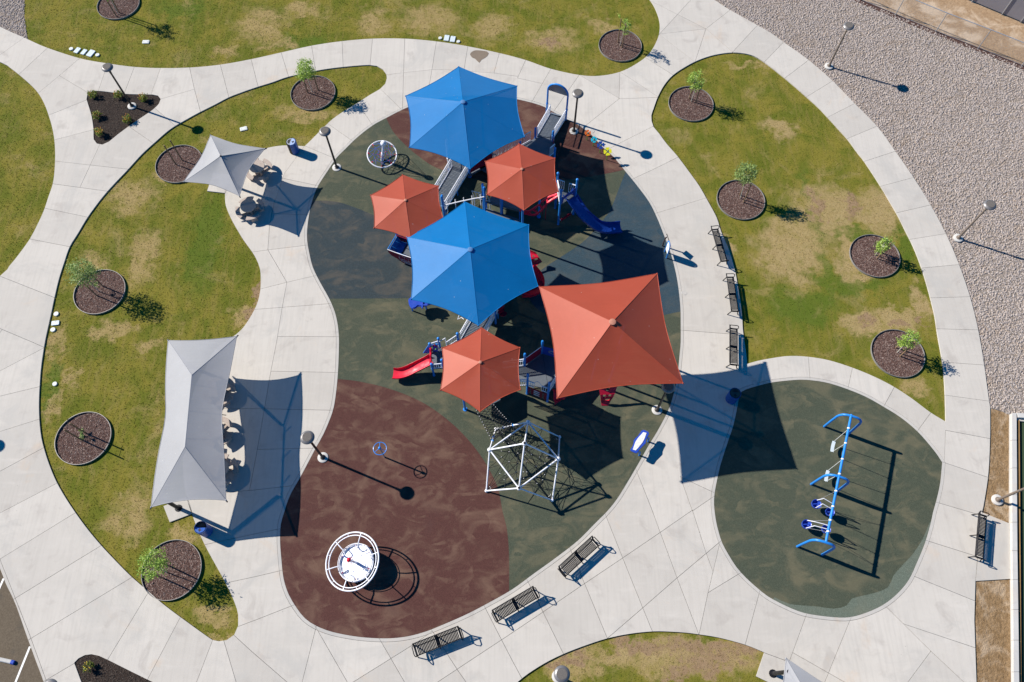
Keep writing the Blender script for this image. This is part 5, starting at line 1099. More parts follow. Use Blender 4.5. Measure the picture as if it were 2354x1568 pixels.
def belt(label, u0, u1, off):
    a, b = bN.lerp(bS, u0), bN.lerp(bS, u1); c = (a + b) / 2; o = thing('belt_swing', label, 'swing', (c.x, c.y, 0), group='swings hanging from the blue frame')
    s0, s1 = a + Vector((off[0], off[1], -1.90)), b + Vector((off[0], off[1], -1.90)); s0, s1 = s0.lerp(s1, .12), s1.lerp(s0, .12)
    mb = MB(); n = 8; vs = []; fs = []
    for k in range(n + 1):
        p = s0.lerp(s1, k / n) + Vector((0, 0, -.07 * math.sin(math.pi * k / n)))
        vs += [p - px_ * .09 + Vector((0, 0, .006)), p + px_ * .09 + Vector((0, 0, .006)), p + px_ * .09 - Vector((0, 0, .012)), p - px_ * .09 - Vector((0, 0, .012))]
    for k in range(n):
        for m_ in range(4): fs.append((4 * k + m_, 4 * k + (m_ + 1) % 4, 4 * k + 4 + (m_ + 1) % 4, 4 * k + 4 + m_))
    fs += [(0, 1, 2, 3), (4 * n + 3, 4 * n + 2, 4 * n + 1, 4 * n)]; mb.add(vs, fs); mb.build('belt_seat', 'lid_blue', o, smooth=60)
    for s_, t_ in ((s0, a), (s1, b)): mb = MB(); mb.tube(s_, t_ - Vector((0, 0, .05)), .015, 5); mb.build('chain', 'lid_white', o)
belt('grey belt swing nearest the far end of the blue frame', .115, .235, (-.03, .02)); belt('grey belt swing next to the middle arch of the blue frame', .365, .485, (-.03, .02))
def bucket(px1, h1, px2, h2, u0, u1, label):
    c1, c2 = G(*s4(*px1), h1), G(*s4(*px2), h2); o = thing('tandem_swing', label, 'swing', (c1.x, c1.y, 0), group='swings hanging from the blue frame')
    for c, sz in ((c1, .26), (c2, .24)):
        mb = MB(); mb.lathe([(.03, -.20), (sz * .62, -.20), (sz * .92, -.08), (sz, .06), (sz * .97, .09), (sz * .86, .07), (sz * .74, -.06), (sz * .5, -.14), (.03, -.14)], 18, c); s_ = mb.build('bucket_seat', 'royal_plastic', o)
        mb = MB(); mb.path([c + Vector((-sz * .8, 0, .0)), c + Vector((0, 0, .05)), c + Vector((sz * .8, 0, 0))], .03, 6); mb.build('seat_divider', 'royal_plastic', s_)
    t0, t1 = bN.lerp(bS, u0), bN.lerp(bS, u1)
    for c, t_ in ((c1, t0), (c1, t1)):
        mb = MB(); q_ = c + (t_ - c) * .05; mb.path([c + bd_ * (.22 if t_ is t1 else -.22) + Vector((0, 0, .05)), c.lerp(t_, .35) + Vector((-.05, 0, .28)), c2.lerp(t_, .35) + Vector((0, 0, .2)), c2 + bd_ * (.2 if t_ is t1 else -.2) + Vector((0, 0, .05))], .024, 6); mb.build('curved_arm', 'white_steel', o)
    for c in (c1, c2):
        for t_, s_ in ((t0, -.2), (t1, .2)): mb = MB(); mb.tube(c + bd_ * s_ + Vector((0, 0, .05)), t_ - Vector((0, 0, .06)), .009, 5); mb.build('chain', 'galvanised', o)
bucket((250, 865), .62, (368, 935), .55, .62, .74, 'blue two-seat tandem swing nearest the middle arch'); bucket((165, 1042), .48, (335, 1085), .60, .845, .93, 'blue two-seat tandem swing nearest the front arch')

# ------------------------------------------------------------------ xylophone table, flowers, signs
xo = G(*s7(440, 930), .78); xy = thing('xylophone_table', 'blue hourglass-framed xylophone table with white bars', 'xylophone', (xo.x, xo.y, 0))
outl = [G(*s7(*q), .78) for q in ((490, 680), (545, 672), (600, 700), (640, 715), (655, 765), (615, 830), (585, 900), (580, 970), (510, 1040), (440, 1110), (385, 1190), (345, 1190), (285, 1160), (235, 1130), (235, 1105), (275, 1050), (310, 960), (312, 900), (345, 855), (400, 810), (450, 740))]
mb = MB(); mb.prism([(v.x, v.y) for v in outl], .70, .78); mb.build('frame', 'royal_plastic', xy, smooth=40, bevel=.015)
Lp = [G(*s7(*q), .79) for q in ((520, 722), (400, 855), (345, 940), (285, 1115))]; Rp = [G(*s7(*q), .79) for q in ((595, 742), (548, 870), (500, 960), (355, 1135))]
def along(P, u): x = u * (len(P) - 1); i = min(int(x), len(P) - 2); return P[i].lerp(P[i + 1], x - i)
for k in range(19):
    u0, u1 = (k + .06) / 19, (k + .90) / 19; mb = MB(); mb.slab([along(Lp, u0), along(Rp, u0), along(Rp, u1), along(Lp, u1)], .022, Vector((0, 0, 1))); mb.build('bar', 'white_plastic', xy, smooth=0)
for q, b_ in (((560, 830), (625, 935)), ((370, 1150), (430, 1245))): e = G(*s7(*b_)); t_ = G(*s7(*q), .72); mb = MB(); mb.path([e, Vector((e.x - .02, e.y + .03, .5)), t_], .05, 10); mb.build('leg', 'blue_steel', xy)
for k, (nm, px, bpx, h, sz, mt, lab) in enumerate((('orange', (310, 315), (265, 590), .72, .21, 'orange_plastic', 'orange four-petal chime flower nearest the lamp post'), ('cyan', (550, 575), (520, 830), .67, .21, 'cyan_plastic', 'cyan four-petal chime flower'), ('blue', (815, 790), (775, 1095), .80, .255, 'blue_plastic', 'dark blue four-petal chime flower'), ('yellow', (1085, 1040), (1040, 1370), .87, .275, 'yellow_plastic', 'yellow four-petal chime flower'))):
    b_ = G(*s3(*bpx)); c = G(*s3(*px), h); fl = thing('chime_flower', lab, 'chime flower', b_, group='chime flowers beside the path')
    nz = Vector((-.10, -.62, .78)).normalized(); ux = Vector((1, .05, 0)); ux = (ux - nz * ux.dot(nz)).normalized(); uy = nz.cross(ux)
    mb = MB(); mb.path([b_, b_ + Vector((0, 0, h * .4)), b_.lerp(c, .35) + Vector((0, 0, h * .36)), c - nz * .05], .024, 8); mb.build('stem', 'stem_green', fl)
    for p in range(4):
        a = R(90 + 90 * p + 4); pts = []
        for (r_, t_) in ((.22, -.30), (.62, -.46), (.93, -.47), (1.02, -.38), (.98, -.16), (.95, 0), (.98, .16), (1.02, .38), (.93, .47), (.62, .46), (.22, .30)):
            th_ = a + t_ * (1.35 if r_ > .5 else 1.2); pts.append(c + (ux * math.cos(th_) + uy * math.sin(th_)) * sz * r_ + nz * .01)
        mb = MB(); mb.slab(pts, .016, nz); mb.build('petal', mt, fl, smooth=0)
    mb = MB(); mt_ = Matrix((ux, uy, nz)).transposed(); mb.lathe([(sz * .25, -.02), (sz * .25, .035), (sz * .16, .05), (1e-6, .05)], 14, c, mt_); mb.build('hub', 'hub_green', fl)
# panel sign
f0, f1 = G(*s9(965, 660)), G(*s9(1035, 905)); d = f1 - f0; sg = thing('panel_sign', 'blue arched frame with blank pale panel at the rubber edge', 'sign', (f0 + f1) / 2)
zt = 1.42; P = [f0, f0 + Vector((0, 0, 1.0))] + [(f0 + f1) / 2 - d * .5 * math.cos(math.pi * k / 10) + Vector((0, 0, 1.08 + .34 * math.sin(math.pi * k / 10))) for k in range(11)] + [f1 + Vector((0, 0, 1.0)), f1]
mb = MB(); mb.path(P, .038, 10); mb.build('frame', 'blue_steel', sg)
pl = [f0 + Vector((0, 0, .38))] + [f0 + Vector((0, 0, 1.05))] + [(f0 + f1) / 2 - d * .47 * math.cos(math.pi * k / 10) + Vector((0, 0, 1.06 + .3 * math.sin(math.pi * k / 10))) for k in range(1, 10)] + [f1 + Vector((0, 0, 1.05)), f1 + Vector((0, 0, .38))]
mb = MB(); mb.slab(pl, .02); mb.build('panel', 'screen_panel', sg, smooth=0)
e0 = G(*s9(885, 430)); ds = thing('lectern_sign', 'dark bent-post sign with thin tilted board behind the blue panel sign', 'sign', e0)
e1 = e0 + Vector((0, 0, .72)); e2 = G(*s9(1040, 95), 1.0)
mb = MB(); mb.path([e0, e0 + Vector((0, 0, .4)), e1 + Vector((.02, 0, 0)), e1.lerp(e2, .45) + Vector((0, 0, .07)), e2], .045, 10); mb.build('post', 'brown_steel', ds)
t0, t1 = G(*s9(1045, -40), 1.15), G(*s9(1162, 300), .95); cen_ = (t0 + t1) / 2; vd = (Vector((0, 0, CAMH)) - cen_).normalized(); dv = (vd - Vector((0, 0, 0))).normalized() * .34 + Vector((.02, 0, 0))
mb = MB(); mb.slab([t0 - dv * .4, t1 - dv * .9, t1 + dv * .5, t0 + dv * .9], .02); mb.build('board', 'brown_steel', ds, smooth=0)
# ------------------------------------------------------------------ copying helper
def clone(root, loc_, rz, label, group=None):
    r_ = root.copy(); COL.objects.link(r_); r_.location = loc_; r_.rotation_euler = (0, 0, rz); r_['label'] = label
    if group: r_['group'] = group
    for ch in list(root.children):
        c = ch.copy(); COL.objects.link(c); c.parent = r_
        for g in list(ch.children): d = g.copy(); COL.objects.link(d); d.parent = c
    return r_
# ------------------------------------------------------------------ lamp posts
def make_lamp(label, metal):
    t_ = thing('lamp_post', label, 'lamp post', group='lamp posts along the paths')
    mb = MB(); mb.lathe([(.30, -.1), (.30, .03), (.27, .05), (1e-6, .05)], 28); mb.build('footing', 'pale_concrete', t_, world=False)
    mb = MB(); mb.lathe([(.15, .05), (.15, .08), (.105, .10), (.095, .18), (.072, .20), (.06, 3.15), (.075, 3.16), (.075, 3.24), (.05, 3.26), (.045, 3.32)], 16); mb.build('pole', metal, t_, world=False)
    for k in range(3):
        a = k * 2.094 + .4; mb = MB(); mb.path([(.04 * math.cos(a), .04 * math.sin(a), 3.22), (.10 * math.cos(a), .10 * math.sin(a), 3.38), (.27 * math.cos(a), .27 * math.sin(a), 3.58)], .022, 6); mb.build('bracket', metal, t_, world=False)
    mb = MB(); mb.lathe([(1e-6, 3.54), (.30, 3.55), (.365, 3.58), (.375, 3.62), (.34, 3.68), (.25, 3.715), (.245, 3.705), (1e-6, 3.712)], 32); h = mb.build('head', 'lamp_head', t_, world=False)
    mb = MB(); mb.lathe([(1e-6, 3.716), (.235, 3.714), (.235, 3.718), (1e-6, 3.722)], 28); mb.build('head_top', 'lamp_top', h, world=False)
    return t_
paint('lamp_head', (.20, .19, .19), .42, metal=.4)
speckled('lamp_top', (.10, .09, .085), (.17, .155, .14), (.30, .27, .22), 40, .6, .01)
LAMPS = [((303.3, 244), 'lamp post standing in the triangular mulch bed', 0), ((774, 385.4), 'lamp post at the edge of the rubber, left of the rope spinner', 0), ((1318.6, 301.6), 'lamp post beside the blue entry arch', 0), ((1904.6, 152.2), 'lamp post in the gravel near the top right fence', 1), ((2201.7, 547.1), 'lamp post in the gravel at the right edge', 1), ((742.2, 1051.6), 'lamp post on the brown rubber by the long grey canopy', 0), ((1509.5, 942.5), 'lamp post partly under the large orange canopy', 0), ((1281.8, 1554.6), 'lamp post at the bottom edge, seen from straight above', 1), ((2291.8, 1148.9), 'lamp post in the dirt strip beside the low wall', 1), ((205, 1583), 'lamp post at the bottom left corner near the parking bay', 0), ((-175, 948), 'lamp post beyond the left edge that throws its round shadow on the path', 0)]
l0 = make_lamp('', 'bronze_dark'); l1 = make_lamp('', 'bronze_tan'); used = set()
for k, (q, lab, m_) in enumerate(LAMPS):
    v = G(*q)
    src = l1 if m_ else l0
    if m_ not in used: used.add(m_); src.location = v; src.rotation_euler = (0, 0, k * .7); src['label'] = lab
    else: clone(src, v, k * .7, lab)
# ------------------------------------------------------------------ benches
def make_bench():
    t_ = thing('bench', '', 'bench', group='black slatted benches'); n = 31; L = 2.36
    prof = [(-.30, .87), (-.285, .86), (-.262, .80), (-.225, .66), (-.19, .54), (-.16, .475), (-.11, .445), (.0, .435), (.15, .44), (.22, .445), (.255, .43), (.262, .40)]
    mb = MB()
    for s_ in (-1, 1): pass
    vs = []; fs = []; w = .027
    for (y, z) in prof: vs += [(-w, y, z), (w, y, z), (w, y + .004, z - .009), (-w, y + .004, z - .009)]
    for k in range(len(prof) - 1):
        for m_ in range(4): fs.append((4 * k + m_, 4 * k + (m_ + 1) % 4, 4 * k + 4 + (m_ + 1) % 4, 4 * k + 4 + m_))
    fs += [(0, 1, 2, 3), tuple(4 * (len(prof) - 1) + i for i in (3, 2, 1, 0))]; mb.add(vs, fs); me = mb.mesh('slat', 'black_steel', 50)
    for k in range(n):
        x = -L / 2 + .06 + (L - .12) * k / (n - 1)
        if abs(x) < .06 or abs(x) > L / 2 - .065: continue
        o = link('slat', me, t_, False); o.location = (x, 0, 0)
    for y, z in ((-.297, .865), (-.165, .46), (.258, .405)): mb = MB(); mb.tube((-L / 2, y, z), (L / 2, y, z), .026, 8); mb.build('cross_tube', 'black_steel', t_, world=False)
    vs = []; w = .05
    for (y, z) in prof: vs += [(-w, y, z + .002), (w, y, z + .002), (w, y + .004, z - .012), (-w, y + .004, z - .012)]
    mb = MB(); mb.add(vs, fs); me = mb.mesh('strap', 'black_steel', 50)
    for x in (-L / 2 + .01, 0, L / 2 - .01): o = link('strap', me, t_, False); o.location = (x, 0, 0)
    for x in (-L / 2, 0, L / 2):
        mb = MB(); mb.path([(x, -.30, .88), (x, -.225, .64), (x, -.165, .44), (x, .0, .415), (x, .24, .415)], .032, 8, flat=.8); mb.build('side_frame', 'black_steel', t_, world=False)
        mb = MB(); mb.path([(x, -.16, .44), (x, -.30, .02), (x, -.30, .015)], .028, 8); mb.path([(x, .20, .42), (x, .32, .02), (x, .32, .015)], .028, 8); mb.build('leg', 'black_steel', t_, world=False)
    for x in (-L / 2, L / 2):
        s_ = 1 if x > 0 else -1; mb = MB(); mb.path([(x, -.24, .68), (x + s_ * .09, -.20, .70), (x + s_ * .10, .18, .69), (x + s_ * .08, .28, .64), (x + s_ * .03, .30, .52), (x, .24, .42)], .024, 8); mb.build('armrest', 'black_steel', t_, world=False)
    return t_
bench0 = None
for (a, b, lab) in (((959.4, 1475.5), (1040.9, 1443.5), 'black slatted bench at the bottom, leftmost of three along the rubber edge'), ((1140, 1397), (1215.5, 1352.7), 'black slatted bench in the middle of the three along the lower rubber edge'), ((1290.6, 1295.6), (1353.9, 1238), 'black slatted bench nearest the climbing dome, right end of the lower row'),
                    ((1653.4, 587), (1636, 526.3), 'black slatted bench by the right lawn, farthest up the path'), ((1678.8, 700.2), (1670.0, 636.6), 'black slatted bench by the right lawn, middle of the three'), ((1676.8, 823), (1677, 754), 'black slatted bench by the right lawn, nearest the large orange canopy'), ((2245.5, 1261.8), (2251.7, 1186.8), 'black slatted bench on its own concrete pad beside the low wall')):
    A_, B_ = G(*a, .87), G(*b, .87); d = B_ - A_; rz = math.atan2(d.y, d.x); c = (A_ + B_) / 2
    # local -y is the back; the front points to the right of A->B
    rz += math.pi; fy = Vector((-math.sin(rz), math.cos(rz), 0)); p = Vector((c.x, c.y, 0)) + fy * .30
    if bench0 is None: bench0 = make_bench(); bench0.location = p; bench0.rotation_euler = (0, 0, rz); bench0['label'] = lab
    else: clone(bench0, p, rz, lab)
# ------------------------------------------------------------------ litter bins
def make_bin(label, loc_, split, halfmats, lidmats, rz):
    t_ = thing('litter_bin', label, 'litter bin', loc_, rz, 'litter bins'); n = 34
    mb = MB(); mb.lathe([(.29, .02), (.29, .88), (.27, .88), (.27, .04)], 28); mb.build('liner', 'black_steel', t_, world=False)
    sm = {}
    for k in range(n):
        a = 2 * math.pi * k / n; mt = halfmats[0] if math.cos(a - split) < 0 else halfmats[1]
        if mt not in sm:
            mb = MB(); mb.box((.325, 0, .50), (.012, .047, .94)); mb.box((.318, 0, .96), (.02, .047, .02)); sm[mt] = mb.mesh('slat', mt, 0)
        o = link('slat', sm[mt], t_, False); o.rotation_euler = (0, 0, a)
    for z in (.06, .94): mb = MB(); mb.path([(.315 * math.cos(k * math.pi / 16), .315 * math.sin(k * math.pi / 16), z) for k in range(32)], .014, 6, True); mb.build('hoop', halfmats[1], t_, world=False)
    for s_, lm in ((0, lidmats[0]), (1, lidmats[1])):
        a0 = split + math.pi / 2 + (0 if s_ == 0 else math.pi)
        poly = [(.285 * math.cos(a0 + math.pi * k / 16), .285 * math.sin(a0 + math.pi * k / 16)) for k in range(17)]
        mb = MB(); mb.prism(poly, .955, .985); ld_ = mb.build('lid', lm, t_, world=False, smooth=0, bevel=.004)
        am = a0 + math.pi / 2
        if s_ == 0: hole = [(.05 * math.cos(am) + .19 * math.cos(a0 + math.pi * k / 12), .05 * math.sin(am) + .19 * math.sin(a0 + math.pi * k / 12)) for k in range(13)]
        else: hole = [(.14 * math.cos(am) + (.075 + .025 * math.cos(4 * b_)) * math.cos(b_ + am), .14 * math.sin(am) + (.075 + .025 * math.cos(4 * b_)) * math.sin(b_ + am)) for b_ in [k * math.pi / 12 for k in range(24)]]
        mb = MB(); mb.prism(hole, .9855, .9875); mb.build('opening', 'rope_black', ld_, world=False, smooth=0)
    return t_
paint('bin_blue', (.012, .09, .36), .4); paint('lid_light_blue', (.35, .45, .68), .4); paint('lid_mid_blue', (.02, .10, .42), .35)
make_bin('round bin with black and blue slats near the small grey canopy', (-14.63, 33.76, 0), R(-10), ('black_steel', 'bin_blue'), ('galvanised', 'lid_light_blue'), 0)
v = G(*((1600 + 0) / 1, 0)) if False else None
b2_ = G(TX[0] + 1900 / 3.996, TY[3] + 180 / 3.996); make_bin('round blue slatted bin at the foot of the long grey canopy', (b2_.x, b2_.y, 0), R(-95), ('bin_blue', 'bin_blue'), ('black_steel', 'lid_mid_blue'), 0)
b3_ = G(TX[2] + 2010 / 3.996, TY[2] + 530 / 3.996); make_bin('round blue slatted bin in the shadow of the large orange canopy', (b3_.x, b3_.y, 0), R(-100), ('bin_blue', 'bin_blue'), ('lid_dark', 'lid_dark'), 0)
# ------------------------------------------------------------------ picnic tables
def make_table(label, loc_, rz):
    t_ = thing('picnic_table', label, 'picnic table', loc_, rz, 'round concrete picnic tables')
    mb = MB(); mb.lathe([(1e-6, .66), (.47, .66), (.50, .69), (.505, .75), (.49, .77), (1e-6, .77)], 36); mb.build('table_top', 'exposed_aggregate', t_, world=False)
    mb = MB(); mb.box((0, 0, .34), (.14, .62, .64)); mb.box((0, 0, .34), (.62, .14, .638)); mb.build('pedestal', 'exposed_aggregate', t_, world=False, smooth=0, bevel=.015)
    for k in range(4):
        a0 = R(90 * k); pts = [(.92 * math.cos(a0 + R(-34 + 68 * j / 10)), .92 * math.sin(a0 + R(-34 + 68 * j / 10))) for j in range(11)] + [(.64 * math.cos(a0 + R(34 - 68 * j / 10)), .64 * math.sin(a0 + R(34 - 68 * j / 10))) for j in range(11)]
        mb = MB(); mb.prism(pts, .39, .45); s_ = mb.build('seat', 'exposed_aggregate', t_, world=False, smooth=0, bevel=.012)
        mb = MB(); mb.box((.76 * math.cos(a0), .76 * math.sin(a0), .19), (.13, .40, .40), Matrix.Rotation(a0, 3, 'Z')); mb.box((.45 * math.cos(a0), .45 * math.sin(a0), .05), (.62, .12, .10), Matrix.Rotation(a0, 3, 'Z')); mb.build('seat_base', 'exposed_aggregate', s_, world=False, smooth=0, bevel=.01)
    return t_
pt0 = make_table('round concrete table right under the edge of the small grey canopy', (-16.71, 31.94, 0), R(40))
for (x, y, rz, lab) in ((-16.85, 28.85, 25, 'round concrete table standing clear below the small grey canopy'), (-16.83, 16.26, 30, 'round concrete table under the long grey canopy, the farthest of its three'), (-16.57, 13.81, 55, 'round concrete table under the long grey canopy, the middle one'), (-15.99, 11.62, 15, 'round concrete table under the long grey canopy, the nearest of its three')): clone(pt0, (x, y, 0), R(rz), lab)
# ------------------------------------------------------------------ tree rings and trees
RINGS = [((272, 10), 'top edge, left'), ((719.3, 213.6), 'tip of the long lawn'), ((1425, 104.6), 'top lawn, near the path fork'), ((1587.6, 238.6), 'upper end of the right lawn'), ((1702.2, 459), 'right lawn, behind the benches'), ((2010, 588), 'right lawn, by the gravel path'), ((2063, 812), 'lower corner of the right lawn'), ((229, 670.6), 'middle of the left lawn'), ((191.4, 1006.8), 'lawn left of the long grey canopy'), ((394.4, 1309.5), 'bottom tip of the long lawn'), ((411.7, 376.8), 'beside the small grey canopy')]
ring_me = chip_me = None
rg0 = None
for k, (q, where) in enumerate(RINGS):
    v = G(*q); lab = 'round mulch tree ring with metal edging, ' + where
    if rg0 is None:
        rg0 = thing('tree_ring', lab, 'tree ring', (v.x, v.y, -.075), group='round mulch tree rings')
        mb = MB(); mb.lathe([(1.535, -.02), (1.535, .125), (1.562, .125), (1.562, -.02)], 64); mb.f = [f for f in mb.f if len(f) == 4]; mb.add([], []); mb.build('edging', 'edging_metal', rg0, world=False)
        vs = [(0, 0, .055)] + [(r_ * math.cos(a * math.pi / 24), r_ * math.sin(a * math.pi / 24), z_ + .008 * math.sin(a * 2.3)) for r_, z_ in ((.8, .05), (1.535, .03)) for a in range(48)]
        fs = [(0, 1 + a, 1 + (a + 1) % 48) for a in range(48)] + [(1 + a, 49 + a, 49 + (a + 1) % 48, 1 + (a + 1) % 48) for a in range(48)]
        mb = MB(); mb.add(vs, fs); ml = mb.build('mulch', 'mulch_base', rg0, world=False)
        ch = scatter('mulch_chips', ml, 'chip', 330.0, .06, .13, 'chips', 8, parent=rg0); ch.matrix_parent_inverse = Matrix(); ch.location = (0, 0, 0)
    else: clone(rg0, (v.x, v.y, -.075), k * 1.1, lab)
def leaf_cloud(mb, c, rad, n, q, size=.105, sq=(1, 1, 1), holes=True):
    "leaf faces gathered in clumps round twig ends"
    cl_ = []
    for _ in range(max(5, n // 22)):
        while True:
            v = Vector((q.uniform(-1, 1), q.uniform(-1, 1), q.uniform(-1, 1)))
            if .25 < v.length < 1: break
        cl_.append(Vector((v.x * rad * sq[0], v.y * rad * sq[1], v.z * rad * sq[2])))
    for _ in range(n):
        b_ = q.choice(cl_); p = c + b_ + Vector((q.gauss(0, .15), q.gauss(0, .15), q.gauss(0, .13))) * rad
        d = Vector((q.gauss(0, 1), q.gauss(0, 1), q.gauss(0, .6))).normalized(); s_ = size * q.uniform(.6, 1.3); e = d.cross(Vector((q.gauss(0, 1), q.gauss(0, 1), q.gauss(0, 1)))).normalized()
        mb.add([p, p + d * s_ * .5 + e * s_ * .28, p + d * s_, p + d * s_ * .5 - e * s_ * .28], [(0, 1, 2, 3)])
    return cl_
def tree(label, base, top, rad, n, mat, seed, lean=(0, 0), stakes=((-.32, .18), (.30, -.20)), sh=1.75, sq=(1, 1, 1), extra=()):
    q = random.Random(seed); B = G(*base); B.z = -.02; t_ = thing('young_tree', label, 'tree', B, group='young staked trees'); C = G(*top[:2], top[2])
    if n:
        mb = MB(); cr_ = leaf_cloud(mb, C, rad * 1.12, int(n * 2.6), q, sq=(sq[0], sq[1], sq[2] * 1.15))
        for (x, y, z, rr, m_) in extra: cr_ += [v + G(x, y, z) - C for v in leaf_cloud(mb, G(x, y, z), rr, m_, q)]
        mb.build('crown', mat, t_, smooth=0)
        tk = MB(); mid = B.lerp(C, .55) + Vector((q.uniform(-.06, .06), q.uniform(-.06, .06), 0)); tk.path([B, B.lerp(mid, .5), mid, C - Vector((0, 0, rad * .2))], .032, 7, r2=.014)
        for v in cr_[:14]: tk.path([C - Vector((0, 0, rad * .55)), C + v * .5 - Vector((0, 0, rad * .15)), C + v], .012, 4, r2=.004)
        tk.build('trunk', 'trunk_bark', t_)
    for k, s_ in enumerate(stakes):
        b_ = Vector((B.x + s_[0], B.y + s_[1], -.05)); mb = MB(); mb.tube(b_, b_ + Vector((q.uniform(-.05, .05), q.uniform(-.05, .05), sh * q.uniform(.92, 1.06))), .040, 8); mb.build('stake', 'stake_wood', t_)
        if n: mb = MB(); z_ = sh * .85; e = B.lerp(C, z_ / max(C.z, .1)); mb.path([Vector((b_.x, b_.y, z_)), e], .012, 4); mb.build('tie', 'rope_black', t_)
    return t_
ST = ((-.30, .22), (.22, -.28))
tree('young tree at the top edge whose crown is cut off by the frame', (271.5, 32.5), (238, -28, 2.6), .62, 420, 'leaf_mid', 1, stakes=((-.1, -.2), (.05, .15)), sh=2.2)
tree('bright green young tree at the tip of the long lawn', (717, 210), (702, 162, 2.05), .60, 760, 'leaf_bright', 2, stakes=((-.30, -.1), (.42, .12)), sh=1.9)
tree('sparse young tree with tall shoots on the top lawn near the path fork', (1424.5, 104), (1436, 62, 1.75), .42, 150, 'leaf_bright', 3, stakes=((-.12, .3), (.14, -.2)), sh=2.3, extra=((1425, 36, 2.8, .16, 40), (1440, 48, 2.4, .14, 24)))
tree('airy young tree with white trunk on the upper end of the right lawn', (1588.4, 232.7), (1600, 184, 2.0), .52, 420, 'leaf_bright', 4, stakes=((-.12, .25), (.3, -.1)), sh=1.8)
tree('soft green young tree behind the benches on the right lawn', (1701, 456), (1713, 400, 2.3), .58, 620, 'leaf_mid', 5, stakes=((0, .28), (.18, -.3)), sh=2.1)
tree('leaning young tree in the ring by the gravel path', (2011.5, 586), (2030, 563, 1.2), .46, 330, 'leaf_bright', 6, stakes=((.05, -.25), (.1, .3)), sh=1.9, sq=(.8, .9, 1.4))
tree('young tree in the ring at the lower corner of the right lawn', (2062, 810), (2088, 777, 1.75), .48, 400, 'leaf_bright', 7, stakes=((-.02, .3), (.12, -.25)), sh=1.9)
tree('bushy young tree in the middle of the left lawn', (226.5, 669), (190, 628, 2.15), .72, 760, 'leaf_mid', 8, stakes=((.18, .35), (-.05, -.3)), sh=1.95, extra=((217, 655, .7, .3, 70),))
tree('bare pair of stakes with a tiny seedling left of the long grey canopy', (191, 1003), (186, 997, .25), .22, 46, 'leaf_mid', 9, stakes=((.05, .22), (0, -.22)), sh=1.9)
tree('light green young tree at the bottom tip of the long lawn', (383, 1315.6), (352, 1296, 1.9), .62, 560, 'leaf_bright', 10, stakes=((.1, .32), (-.1, -.3)), sh=1.7, sq=(1, 1.1, .7))
tree('two bare wooden stakes beside the small grey canopy', (411.5, 373.5), (411, 372, .1), .1, 0, 'leaf_mid', 11, stakes=((.18, .18), (-.18, -.16)), sh=2.0)
# shrubs
def shrub(label, px, mat, seed, r_=.30, n=260, dots='petal_orange', nd=24):
    v = G(*px); q = random.Random(seed); t_ = thing('flowering_shrub', label, 'shrub', (v.x, v.y, -.04), group='small flowering shrubs in mulch')
    mb = MB(); leaf_cloud(mb, Vector((v.x, v.y, .24)), r_, int(n * 2.0), q, .09, (1, 1, .7)); mb.build('foliage', mat, t_, smooth=0)
    mb = MB()
    for _ in range(6): a = q.uniform(0, 6.28); mb.path([(v.x, v.y, -.04), (v.x + .12 * math.cos(a), v.y + .12 * math.sin(a), .2), (v.x + .22 * math.cos(a), v.y + .22 * math.sin(a), .36)], .008, 4)
    mb.build('stems', 'stake_wood', t_)
    mb = MB()
    for _ in range(nd):
        a = q.uniform(0, 6.28); rr = r_ * q.uniform(.3, 1.05); mb.sphere((v.x + rr * math.cos(a), v.y + rr * math.sin(a), .28 + q.uniform(0, .2)), .022, 6, 4)
    fl = mb.build('blossoms', dots, t_)
    return t_
for k, (x, y, lab) in enumerate(((860, 882, 'green shrub in the upper left corner of the triangular bed'), (1095, 890, 'orange-flowering shrub by the lamp pole in the triangular bed'), (1322, 918, 'orange-flowering shrub at the right corner of the triangular bed'), (900, 1078, 'leafy green shrub on the left side of the triangular bed'), (1180, 1112, 'orange-flowering shrub on the lower right side of the triangular bed'), (925, 1230, 'orange-flowering shrub at the bottom tip of the triangular bed'))): shrub(lab, T(0, 0, f'{x},{y}')[0], 'leaf_shrub', 20 + k, .29, 260, nd=(6, 26, 22, 8, 24, 30)[k])
shrub('small yellow-flowering plant in the mulch bed at the bottom left', T(0, 3, '830,1425')[0], 'leaf_shrub', 31, .22, 150, 'petal_yellow', 12)
